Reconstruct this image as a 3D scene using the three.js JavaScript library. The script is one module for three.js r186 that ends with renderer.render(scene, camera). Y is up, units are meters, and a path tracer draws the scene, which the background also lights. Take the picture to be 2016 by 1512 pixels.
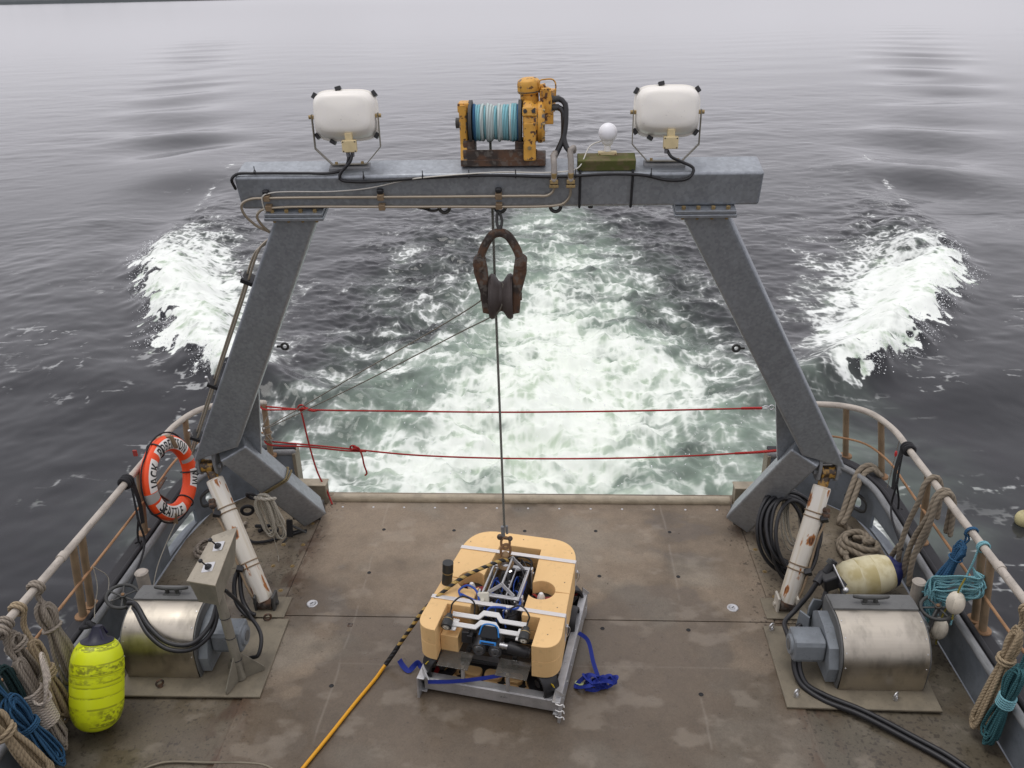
import * as THREE from 'three';
import { RoundedBoxGeometry } from 'three/addons/geometries/RoundedBoxGeometry.js';
import { mergeGeometries, toCreasedNormals } from 'three/addons/utils/BufferGeometryUtils.js';

// ---------- camera, sky, sun, exposure ----------
const scene = new THREE.Scene();
const RAD = Math.PI / 180;
const camera = new THREE.PerspectiveCamera(2 * Math.atan(756 / 1630) / RAD, 4 / 3, 0.05, 9000);
camera.rotation.order = 'YXZ';
camera.rotation.set(-25.3 * RAD, 2.9 * RAD, -1.15 * RAD);
camera.position.set(0.185, 4.0, 5.97);
scene.add(camera);

const renderer = new THREE.WebGLRenderer({ antialias: true });
renderer.toneMapping = THREE.LinearToneMapping;
renderer.toneMappingExposure = 1.0;
renderer.shadowMap.enabled = true;
renderer.setSize(1024, 768);

// seeded noise ------------------------------------------------------------
function rng(seed) { let a = seed >>> 0; return () => { a = (a + 0x6D2B79F5) | 0; let t = Math.imul(a ^ (a >>> 15), 1 | a); t = (t + Math.imul(t ^ (t >>> 7), 61 | t)) ^ t; return ((t ^ (t >>> 14)) >>> 0) / 4294967296; }; }
const rnd = rng(7), RR = (a, b) => a + (b - a) * rnd();
const HT = new Float32Array(65536); { const r = rng(99); for (let i = 0; i < 65536; i++) HT[i] = r(); }
const hsh = (x, y) => HT[((x * 73856093) ^ (y * 19349663)) & 65535];
function vn(x, y, px = 0, py = 0) {             // value noise 0..1, optional periods
  const x0 = Math.floor(x), y0 = Math.floor(y); let fx = x - x0, fy = y - y0;
  fx = fx * fx * fx * (fx * (fx * 6 - 15) + 10); fy = fy * fy * fy * (fy * (fy * 6 - 15) + 10);
  let a = x0, b = x0 + 1, c = y0, d = y0 + 1;
  if (px) { a = ((a % px) + px) % px; b = ((b % px) + px) % px; }
  if (py) { c = ((c % py) + py) % py; d = ((d % py) + py) % py; }
  const p = hsh(a, c), q = hsh(b, c), r = hsh(a, d), s = hsh(b, d);
  return p + (q - p) * fx + (r - p) * fy + (p - q - r + s) * fx * fy;
}
function fbm(x, y, o = 4, px = 0, py = 0) { let s = 0, a = 0.5, n = 0; for (let i = 0; i < o; i++) { s += a * vn(x + i * 17.3 * (px ? 0 : 1), y + i * 9.1 * (py ? 0 : 1), px, py); n += a; x *= 2; y *= 2; px *= 2; py *= 2; a *= 0.5; } return s / n; }
const ss = (a, b, x) => { const t = Math.min(1, Math.max(0, (x - a) / (b - a))); return t * t * (3 - 2 * t); };
const mix = (a, b, t) => a + (b - a) * t, clamp = (x, a = 0, b = 1) => Math.min(b, Math.max(a, x));
const mix3 = (a, b, t) => [mix(a[0], b[0], t), mix(a[1], b[1], t), mix(a[2], b[2], t)];

{ // overcast sky, computed: high even stratus with soft billows
  const w = 256, h = 128, d = new Float32Array(w * h * 4);
  for (let j = 0; j < h; j++) for (let i = 0; i < w; i++) {
    const el = (j + 0.5) / h * Math.PI - Math.PI / 2, az = i / w * Math.PI * 2;
    const e = Math.max(0, Math.sin(el));
    const px = Math.cos(az) * Math.cos(el) / (e + 0.25), py = Math.sin(az) * Math.cos(el) / (e + 0.25);
    const c = 0.93 + 0.14 * fbm(px * 2.2 + 40, py * 2.2 + 40, 4);
    const L = (0.86 + 0.08 * Math.pow(e, 0.8)) * c, k = (j * w + i) * 4;
    d[k] = L * 0.985; d[k + 1] = L * 0.968; d[k + 2] = L * 1.035; d[k + 3] = 1;
  }
  const sky = new THREE.DataTexture(d, w, h, THREE.RGBAFormat, THREE.FloatType);
  sky.mapping = THREE.EquirectangularReflectionMapping; sky.magFilter = sky.minFilter = THREE.LinearFilter; sky.needsUpdate = true;
  scene.background = sky; scene.environment = sky;
}
const sun = new THREE.DirectionalLight(new THREE.Color(1.0, 0.97, 0.93), 0.8);
sun.position.set(-6, 30, -4); sun.target.position.set(0, 0, 0);
sun.castShadow = true; sun.shadow.radius = 45;
sun.shadow.camera.left = -9; sun.shadow.camera.right = 9; sun.shadow.camera.top = 9; sun.shadow.camera.bottom = -9; sun.shadow.camera.far = 60;
sun.shadow.mapSize.set(2048, 2048);
scene.add(sun, sun.target);

// ---------- geometry helpers ----------
const V = (x, y, z) => new THREE.Vector3(x, y, z);
const nz = (g) => { const n = g.index ? g.toNonIndexed() : g; for (const k of Object.keys(n.attributes)) if (!['position', 'normal', 'uv'].includes(k)) n.deleteAttribute(k); return n; };
function T(g, x = 0, y = 0, z = 0, rx = 0, ry = 0, rz = 0) { g.applyMatrix4(new THREE.Matrix4().compose(V(x, y, z), new THREE.Quaternion().setFromEuler(new THREE.Euler(rx, ry, rz)), V(1, 1, 1))); return g; }
const box = (w, h, d, x = 0, y = 0, z = 0, rx = 0, ry = 0, rz = 0, r = 0.004, s = 1) => T(nz(new RoundedBoxGeometry(w, h, d, s, Math.min(r, w * 0.45, h * 0.45, d * 0.45))), x, y, z, rx, ry, rz);
const UP = V(0, 1, 0);
function cyl(a, b, r, r2 = r, seg = 14) {       // capped cylinder from a to b
  const A = V(...a), B = V(...b), L = A.distanceTo(B), g = new THREE.CylinderGeometry(r2, r, L, seg, 1);
  const m = new THREE.Matrix4().compose(A.clone().add(B).multiplyScalar(0.5), new THREE.Quaternion().setFromUnitVectors(UP, B.clone().sub(A).normalize()), V(1, 1, 1));
  return nz(g.applyMatrix4(m));
}
function bar(a, b, w, h, hint = [0, 1, 0], r = 0.004, s = 1) {   // box beam from a to b; h along the hint
  const A = V(...a), B = V(...b), z = B.clone().sub(A), L = z.length(); z.normalize();
  const x = V(...hint).cross(z).normalize(), y = z.clone().cross(x);
  const m = new THREE.Matrix4().makeBasis(x, y, z).setPosition(A.add(B).multiplyScalar(0.5));
  return nz(new RoundedBoxGeometry(w, h, L, s, Math.min(r, w * 0.45, h * 0.45))).applyMatrix4(m);
}
function tube(pts, r, o = {}) {                  // smooth tube; uv.x runs in rope pitches
  const c = new THREE.CatmullRomCurve3(pts.map((p) => V(...p)), !!o.closed, 'centripetal'), L = c.getLength();
  const seg = o.seg || Math.max(4, Math.min(160, Math.round(L / Math.max(0.012, r * 1.6)))), rad = o.rad || 7;
  const g = nz(new THREE.TubeGeometry(c, seg, r, rad, !!o.closed)), u = g.attributes.uv;
  const k = L / (o.pitch || r * 7); for (let i = 0; i < u.count; i++) u.setX(i, u.getX(i) * k);
  if (o.closed || o.nocap) return g;
  const caps = []; for (const t of [0, 1]) { const p = c.getPointAt(t); const s = nz(new THREE.SphereGeometry(r * 0.99, rad, 4)); s.translate(p.x, p.y, p.z); caps.push(s); }
  return mergeGeometries([g, ...caps]);
}
const ring = (R, r, x, y, z, rx = 0, ry = 0, rz = 0, s = 20, t = 8) => T(nz(new THREE.TorusGeometry(R, r, t, s)), x, y, z, rx, ry, rz);
const ball = (r, x, y, z, sx = 1, sy = 1, sz = 1, s = 16) => { const g = new THREE.SphereGeometry(r, s, Math.max(6, s * 0.7 | 0)); g.scale(sx, sy, sz); return T(nz(g), x, y, z); };
const lathe = (p, s = 28) => nz(toCreasedNormals(new THREE.LatheGeometry(p.map((q) => new THREE.Vector2(q[0], q[1])), s), 0.7));
function aim(g, a, dir) { const m = new THREE.Matrix4().compose(V(...a), new THREE.Quaternion().setFromUnitVectors(UP, V(...dir).normalize()), V(1, 1, 1)); return g.applyMatrix4(m); }
function shp(pts, holes = []) { const s = new THREE.Shape(pts.map((p) => new THREE.Vector2(p[0], p[1]))); for (const h of holes) s.holes.push(new THREE.Path(h.map((p) => new THREE.Vector2(p[0], p[1])))); return s; }
function ext(pts, d, bev = 0.003, holes = [], bs = 1) { const g = new THREE.ExtrudeGeometry(shp(pts, holes), { depth: d - 2 * bev, bevelEnabled: bev > 0, bevelThickness: bev, bevelSize: bev, bevelOffset: -bev, bevelSegments: bs, curveSegments: 10 }); g.translate(0, 0, bev); return nz(g); }
function loft(rings, cap = true) {               // rings: arrays of [x,y,z], same length, closed
  const n = rings[0].length, pos = [], uv = []; const q = (a, b, c) => { pos.push(...a, ...b, ...c); };
  for (let i = 0; i < rings.length - 1; i++) for (let j = 0; j < n; j++) { const k = (j + 1) % n, A = rings[i][j], B = rings[i][k], C = rings[i + 1][k], D = rings[i + 1][j]; q(A, B, C); q(A, C, D); }
  if (cap) for (const [R, f] of [[rings[0], 1], [rings[rings.length - 1], 0]]) { const c = R.reduce((s, p) => [s[0] + p[0] / n, s[1] + p[1] / n, s[2] + p[2] / n], [0, 0, 0]); for (let j = 0; j < n; j++) { const k = (j + 1) % n; f ? q(c, R[k], R[j]) : q(c, R[j], R[k]); } }
  const g = new THREE.BufferGeometry(); g.setAttribute('position', new THREE.Float32BufferAttribute(pos, 3));
  for (let i = 0; i < pos.length / 3; i++) uv.push(pos[i * 3], pos[i * 3 + 1]); g.setAttribute('uv', new THREE.Float32BufferAttribute(uv, 2));
  return nz(toCreasedNormals(g, 0.6));
}
const superE = (a, b, e, z, n = 36, cx = 0, cy = 0) => Array.from({ length: n }, (_, i) => { const t = i / n * Math.PI * 2, c = Math.cos(t), s = Math.sin(t); return [cx + a * Math.sign(c) * Math.pow(Math.abs(c), 2 / e), cy + b * Math.sign(s) * Math.pow(Math.abs(s), 2 / e), z]; });
function roundRect(w, h, r, n = 6, cx = 0, cy = 0) { const o = []; for (const [sx, sy, a] of [[1, 1, 0], [-1, 1, 90], [-1, -1, 180], [1, -1, 270]]) for (let i = 0; i <= n; i++) { const t = (a + 90 * i / n) * RAD; o.push([cx + sx * (w / 2 - r) + r * Math.cos(t), cy + sy * (h / 2 - r) + r * Math.sin(t)]); } return o; }
const circ = (r, n = 20, cx = 0, cy = 0) => Array.from({ length: n }, (_, i) => [cx + r * Math.cos(i / n * 2 * Math.PI), cy + r * Math.sin(i / n * 2 * Math.PI)]);
function sweep(path, prof, closedProf = true) {   // profile [out, up] swept along a polyline in plan; path: [x,y,z], normal to the left in plan
  const rings = path.map((p, i) => { const a = path[Math.max(0, i - 1)], b = path[Math.min(path.length - 1, i + 1)]; let dx = b[0] - a[0], dz = b[2] - a[2]; const l = Math.hypot(dx, dz) || 1; dx /= l; dz /= l; return prof.map(([o, u]) => [p[0] + dz * o, p[1] + u, p[2] - dx * o]); });
  return loft(rings, true);
}
const curvePts = (pts, n) => { const c = new THREE.CatmullRomCurve3(pts.map((p) => V(...p)), false, 'centripetal'); return c.getSpacedPoints(n).map((p) => [p.x, p.y, p.z]); };
function triUV(g, tile) {                          // uv in metres by the way each face points
  const p = g.attributes.position, u = new Float32Array(p.count * 2), a = V(0, 0, 0), b = V(0, 0, 0), c = V(0, 0, 0);
  for (let i = 0; i < p.count; i += 3) {
    a.fromBufferAttribute(p, i); b.fromBufferAttribute(p, i + 1); c.fromBufferAttribute(p, i + 2);
    const n = b.clone().sub(a).cross(c.clone().sub(a)), x = Math.abs(n.x), y = Math.abs(n.y), z = Math.abs(n.z);
    [a, b, c].forEach((q, k) => { const s = x > y && x > z ? [q.z, q.y] : y > z ? [q.x, q.z] : [q.x, q.y]; u[(i + k) * 2] = s[0] / tile + 0.37; u[(i + k) * 2 + 1] = s[1] / tile + 0.21; });
  }
  g.setAttribute('uv', new THREE.BufferAttribute(u, 2)); return g;
}

// ---------- object helpers ----------
const taken = {};
function numbered(n) { const k = taken[n] = (taken[n] || 0) + 1; return k === 1 ? n : n + '_' + String(k - 1).padStart(3, '0'); }
function thing(name, label, category, pos = [0, 0, 0], turn = 0, group) {
  const o = new THREE.Group(); o.name = numbered(name); o.position.set(...pos); o.rotation.y = turn; o.userData = { label, category }; if (group) o.userData.group = group; scene.add(o); return o;
}
function part(name, g, mat, parent, label) {
  let geo = Array.isArray(g) ? (g.length > 1 ? mergeGeometries(g) : g[0]) : g;
  if (mat.userData.tri) triUV(geo, mat.userData.tri);
  const m = new THREE.Mesh(geo, mat); m.name = name; m.castShadow = m.receiveShadow = true; if (label) m.userData.label = label;
  (parent || scene).add(m); return m;
}
function single(name, label, category, g, mat, group) { const m = part(numbered(name), g, mat, scene); m.userData = { label, category }; if (group) m.userData.group = group; return m; }
function struct(name, g, mat) { const m = part(name, g, mat, scene); m.userData = { kind: 'structure' }; return m; }

// ---------- textures ----------
const enc = (v) => { v = clamp(v); return 255 * (v <= 0.0031308 ? v * 12.92 : 1.055 * Math.pow(v, 1 / 2.4) - 0.055); };
function texture(w, h, fn, srgb = true, wrap = THREE.RepeatWrapping) {
  const d = new Uint8Array(w * h * 4);
  for (let j = 0; j < h; j++) for (let i = 0; i < w; i++) { const c = fn((i + 0.5) / w, (j + 0.5) / h, i, j), k = (j * w + i) * 4; if (srgb) { d[k] = enc(c[0]); d[k + 1] = enc(c[1]); d[k + 2] = enc(c[2]); } else { const v = clamp(c) * 255; d[k] = d[k + 1] = d[k + 2] = v; } d[k + 3] = 255; }
  const t = new THREE.DataTexture(d, w, h, THREE.RGBAFormat); t.colorSpace = srgb ? THREE.SRGBColorSpace : THREE.NoColorSpace; t.wrapS = t.wrapT = wrap; t.magFilter = THREE.LinearFilter; t.minFilter = THREE.LinearMipmapLinearFilter; t.generateMipmaps = true; t.needsUpdate = true; return t;
}
function M(o, tri) { const c = o.rgb; delete o.rgb; const m = new (o.clearcoat || o.transmission || o.anisotropy || o.ior ? THREE.MeshPhysicalMaterial : THREE.MeshStandardMaterial)(o); if (c) m.color.setRGB(...c); if (tri) m.userData.tri = tri; return m; }
// mottle: neutral wear and dirt blotches multiplied with a paint colour
const tMottle = texture(512, 512, (u, v) => { const a = fbm(u * 6, v * 6, 5, 6, 6), b = fbm(u * 40, v * 40, 3, 40, 40), s = vn(u * 90, v * 90, 90, 90) > 0.93 ? 0.75 : 1; const g = (0.72 + 0.28 * ss(0.25, 0.7, a)) * (0.88 + 0.12 * b) * s; return [g, g * 0.985, g * 0.96]; });
const tGrain = texture(256, 256, (u, v) => fbm(u * 32, v * 32, 3, 32, 32), false);
const tGalv = texture(512, 512, (u, v) => {      // zinc spangle
  const n = 42, gx = u * n, gy = v * n, x0 = Math.floor(gx), y0 = Math.floor(gy); let bd = 9, id = 0, b2 = 9;
  for (let a = -1; a < 2; a++) for (let b = -1; b < 2; b++) { const cx = ((x0 + a) % n + n) % n, cy = ((y0 + b) % n + n) % n, dx = x0 + a + hsh(cx, cy + 300) - gx, dy = y0 + b + hsh(cx + 700, cy) - gy, d = dx * dx + dy * dy; if (d < bd) { b2 = bd; bd = d; id = hsh(cx + 31, cy + 77); } else if (d < b2) b2 = d; }
  const blot = fbm(u * 5, v * 5, 4, 5, 5), pale = ss(0.58, 0.72, fbm(u * 14, v * 9, 4, 14, 9));
  const g = 0.28 + 0.075 * id + 0.08 * blot + 0.03 * pale; return [g * 0.92, g * 0.985, g * 1.05];
});
const tRust = texture(512, 512, (u, v) => { const a = fbm(u * 7, v * 7, 5, 7, 7), b = fbm(u * 22, v * 22, 3, 22, 22); let c = mix3([0.045, 0.034, 0.028], [0.115, 0.062, 0.036], ss(0.4, 0.66, a)); c = mix3(c, [0.15, 0.135, 0.115], ss(0.5, 0.7, b) * 0.6); return c; });
const tRope = texture(64, 64, (u, v) => { const s = 0.5 + 0.5 * Math.cos((u + v) * Math.PI * 2 * 3 / 1); const n = 0.8 + 0.2 * vn(u * 32, v * 32, 32, 32); const g = (0.62 + 0.38 * Math.pow(s, 0.6)) * n; return [g, g, g]; });
const tRopeB = texture(64, 64, (u, v) => Math.pow(0.5 + 0.5 * Math.cos((u + v) * Math.PI * 6), 0.6), false);
const tBrush = texture(512, 512, (u, v) => { const g = 0.95 + 0.05 * vn(u * 3, v * 220, 3, 220); const b = 0.70 + 0.30 * ss(0.25, 0.6, fbm(u * 5, v * 5, 5, 5, 5)) - 0.09 * ss(0.62, 0.76, fbm(u * 18, v * 12, 4, 18, 12)); return [g * b, g * b * 0.985, g * b * 0.96]; });
const tBrushR = texture(512, 512, (u, v) => 0.27 + 0.05 * vn(u * 3, v * 200, 3, 200) + 0.22 * fbm(u * 6, v * 6, 4, 6, 6), false);

const paint = (rgb, rough = 0.55, extra = {}) => M({ rgb, roughness: rough, map: tMottle, ...extra }, 0.7);
const plain = (rgb, rough = 0.5, extra = {}) => M({ rgb, roughness: rough, ...extra });
const ropeM = (rgb, extra = {}) => M({ rgb, roughness: 0.9, map: tRope, bumpMap: tRopeB, bumpScale: 0.002, ...extra });
const MT = {
  galv: M({ map: tGalv, roughness: 0.46, metalness: 0.6 }, 0.62),
  steelGrey: paint([0.24, 0.25, 0.26], 0.5),
  bulwark: paint([0.20, 0.23, 0.265], 0.42),
  rubber: paint([0.022, 0.022, 0.026], 0.7),
  black: plain([0.018, 0.018, 0.02], 0.45),
  blackMatte: plain([0.02, 0.02, 0.021], 0.8),
  hose: plain([0.016, 0.016, 0.018], 0.42),
  rail: paint([0.50, 0.455, 0.40], 0.45),
  railPost: paint([0.29, 0.21, 0.13], 0.6),
  rustBar: paint([0.42, 0.24, 0.125], 0.8),
  rust: M({ map: tRust, roughness: 0.85 }, 0.5),
  rustOrange: paint([0.30, 0.175, 0.09], 0.8),
  ironDark: paint([0.07, 0.072, 0.07], 0.6),
  cream: paint([0.74, 0.62, 0.36], 0.5),
  lampWhite: M({ rgb: [0.88, 0.85, 0.79], roughness: 0.38, map: texture(256, 256, (u, v) => { const g = 0.95 + 0.05 * fbm(u * 4, v * 4, 4, 4, 4) - (vn(u * 70, v * 70, 70, 70) > 0.965 ? 0.25 : 0); return [g, g, g * 0.985]; }) }, 0.5),
  stainless: M({ rgb: [0.56, 0.52, 0.45], map: tBrush, roughness: 1, roughnessMap: tBrushR, metalness: 1 }),
  steelBright: plain([0.62, 0.62, 0.62], 0.28, { metalness: 0.9 }),
  alu: paint([0.62, 0.63, 0.65], 0.42, { metalness: 0.55 }),
  winchYellow: M({ roughness: 0.5, map: texture(512, 512, (u, v) => { const a = fbm(u * 5, v * 5, 5, 5, 5), b = fbm(u * 18, v * 18, 4, 18, 18); let c = mix3([0.50, 0.235, 0.03], [0.70, 0.37, 0.06], ss(0.3, 0.65, a)); c = mix3(c, [0.16, 0.15, 0.145], ss(0.64, 0.70, a * 0.55 + b * 0.45)); c = mix3(c, [0.10, 0.045, 0.02], ss(0.66, 0.74, b)); return c; }) }, 0.35),
  brass: paint([0.40, 0.29, 0.13], 0.45, { metalness: 0.3 }),
  hoodCap: paint([0.15, 0.155, 0.155], 0.6),
  motorGrey: paint([0.24, 0.27, 0.30], 0.5),
  plateTan: paint([0.235, 0.205, 0.15], 0.55),
  pedestal: paint([0.25, 0.235, 0.19], 0.55),
  foam: M({ rgb: [0.88, 0.585, 0.27], roughness: 0.75, bumpMap: tGrain, bumpScale: 0.0006, map: texture(256, 256, (u, v) => { const a = fbm(u * 5, v * 5, 5, 5, 5), g = 0.93 + 0.07 * a - 0.07 * ss(0.68, 0.78, fbm(u * 16, v * 16, 4, 16, 16)); return [g, g * (0.985 + 0.015 * a), g * (0.95 + 0.05 * a)]; }) }, 0.45),
  whitePlastic: plain([0.82, 0.81, 0.78], 0.4),
  redPlastic: plain([0.28, 0.015, 0.02], 0.4),
  blueCable: plain([0.015, 0.07, 0.36], 0.45),
  blueTrim: plain([0.02, 0.22, 0.62], 0.4),
  webbing: M({ rgb: [0.008, 0.026, 0.26], roughness: 0.7, bumpMap: tGrain, bumpScale: 0.001 }, 0.05),
  clear: new THREE.MeshPhysicalMaterial({ color: 0xf2f4f4, roughness: 0.08, transmission: 1, thickness: 0, ior: 1.45 }),
  greyWrap: paint([0.40, 0.37, 0.34], 0.8),
  ropeTan: ropeM([0.46, 0.36, 0.23]), ropeGrey: ropeM([0.36, 0.31, 0.25]), ropePale: ropeM([0.66, 0.58, 0.49]), ropeBeige: ropeM([0.30, 0.25, 0.185]),
  ropeGreen: ropeM([0.018, 0.055, 0.055]), ropeBlue: ropeM([0.035, 0.13, 0.26]), ropeTurq: ropeM([0.25, 0.54, 0.60]), ropeTeal: ropeM([0.045, 0.16, 0.18]), ropeMint: ropeM([0.58, 0.68, 0.66]), ropeRed: ropeM([0.48, 0.035, 0.03]), ropeWhite: ropeM([0.6, 0.56, 0.46]), ropeBlack: ropeM([0.025, 0.025, 0.028]), wire: ropeM([0.20, 0.20, 0.17]),
};
// ---------- the sea ----------
const SEA = -0.9;
// wedge of breaking quarter wave on each side: outer edge x at a given z
const lerpT = (t, x) => { for (let i = 1; i < t.length; i++) if (x >= t[i][0]) { const a = t[i - 1], b = t[i]; return mix(a[1], b[1], clamp((x - a[0]) / (b[0] - a[0]))); } return t[t.length - 1][1]; };
const outerX = (z) => lerpT([[-1, 3.3], [-3.6, 3.7], [-4.5, 4.75], [-5.6, 5.75], [-7.2, 6.75], [-9.5, 7.95], [-12.3, 8.6], [-16, 9.2], [-20, 9.9], [-30, 12]], z);
const innerX = (z) => lerpT([[-1, 3.3], [-3.6, 3.6], [-4.6, 3.9], [-5.6, 4.3], [-6.6, 4.7], [-8.8, 5.3], [-12, 6.2], [-16, 7.3], [-20, 9], [-30, 12]], z);
const rn = (x, y, o) => { let s = 0, a = 0.55, n = 0; for (let i = 0; i < o; i++) { const v = 1 - Math.abs(2 * vn(x + i * 5.7, y + i * 13.1) - 1); s += a * v; n += a; x *= 2.07; y *= 2.07; a *= 0.52; } return s / n; };
function seaHeight(x, z, sp) {
  const ax = Math.abs(x), side = x < 0 ? -1 : 1; let h = 0;
  const d = Math.hypot(x, z - 6), wake = Math.exp(-Math.pow(x / (2.6 + 0.06 * -Math.min(z, 0)), 2) * 1.2);
  // wind ripples: broad bands of calm and of chop; smaller ones fade where the sheet is coarse
  const windy = 0.25 + 0.75 * ss(0.35, 0.62, 0.55 * fbm(x * 0.03 + 5, z * 0.018 + 9, 3) + 0.45 * fbm(x * 0.16 + 25, z * 0.11 + 9, 3));
  const near = z > -14 ? 1 : mix(0.55, 1.15, wake), oz = outerX(Math.max(z, -30)), chop = Math.max(windy * 0.75, (z < -2 ? wake : 0), z < 0 && z > -34 ? 0.95 * ss(oz + 0.3, oz - 0.4, ax) : z < -30 ? 0.9 * wake : 0.9 * ss(14, 5, ax));
  for (const [l, a, sx] of [[1.7, 0.020, 0.55], [0.75, 0.0115, 0.6], [0.34, 0.0085, 0.7], [0.16, 0.0048, 0.8]]) {
    const f = ss(l * 0.75, l * 0.3, sp); if (f > 0) h += a * 2.4 * f * chop * near * (vn(x * sx / l + 31 + l * 7, (z + 0.35 * x) / l + 57) - 0.5 + 0.5 * (vn(x * sx / l * 1.7 + 90, (z - 0.2 * x) / l * 1.6 + 12) - 0.5));
  }
  // diverging ship waves along the edge of the wake
  if (z < -9) {
    const c = lerpT([[-9, 8.2], [-20, 11.2], [-36, 18.6], [-50, 23.5], [-90, 38], [-160, 62], [-400, 135], [-900, 300]], z), w = 1.6 + 0.035 * -z;
    const n = (ax - c) / w, env = Math.exp(-n * n * 1.4) * ss(-9, -16, z) * (1 - ss(150, 500, -z));
    const ph = (z * 0.82 - ax * 0.62) * (2 * Math.PI / 8.2) + 5.5 * vn(x * 0.07 + 4, z * 0.09) + 2.5 * vn(x * 0.2, z * 0.25 + 8);
    h += 0.12 * (1 - ss(45, 140, -z)) * env * Math.cos(ph) * (0.2 + 1.3 * vn(x * 0.08, z * 0.05 + side * 40));
    const in2 = Math.exp(-Math.pow((ax - c * 0.6) / (w * 1.6), 2)) * ss(-9, -22, z) * (1 - ss(70, 200, -z));
    h += 0.008 * in2 * Math.cos(z * 2 * Math.PI / 7.3 + ax * 0.25 + 3 * vn(x * 0.1, z * 0.08));
  }
  if (z < 2 && z > -32) {
    // breaking quarter waves
    const o = outerX(z), q = innerX(z), w = Math.max(0.4, o - q), e = (ax - q) / w, lip = o + 0.5 * (fbm(x * 1.3 + 11, z * 1.3, 3) - 0.5);
    const amp = 0.46 * ss(-2.8, -4.6, z) * (1 - 0.85 * ss(-7, -15, z)) * (1 - ss(-15, -26, z));
    const crest = Math.exp(-Math.pow((ax - (lip - 0.6)) / 0.72, 2)) + 0.35 * Math.exp(-Math.pow((ax - (lip + 1.6)) / 1.4, 2));
    h += amp * crest;
    h += (fbm(x * 2.1 + 3, z * 2.1 + 8, 4) - 0.5) * 0.32 * ss(-0.15, 0.5, e) * ss(1.12, 0.9, e) * ss(-3.2, -4.8, z) * (1 - ss(-10, -18, z));
    // churned propeller wash
    const ws = ss(-0.2, -1.2, z) * Math.exp(-Math.pow(x / (3.0 + 0.05 * -z), 4)) * (1 - 0.86 * ss(-5, -20, z));
    if (ws > 0.01) {
      const wx = x + 0.5 * (fbm(x * 0.9 + 20, z * 0.9, 3) - 0.5), wz = z + 0.5 * (fbm(x * 0.9, z * 0.9 + 50, 3) - 0.5);
      h += ws * (0.42 * (fbm(wx * 0.8, wz * 0.8, 3) - 0.5) + 0.26 * (rn(wx * 1.5 + 7, wz * 1.5, 4) - 0.55) + 0.1 * (fbm(x * 9, z * 9, 2) - 0.5) * ss(0.12, 0.06, sp));
      h += 0.16 * Math.exp(-Math.pow(x / 1.3, 2) - Math.pow((z + 4.4) / 1.6, 2)) - 0.12 * Math.exp(-Math.pow(x / 2, 2) - Math.pow((z + 1.6) / 1.0, 2));
    }
  }
  return h;
}
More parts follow.
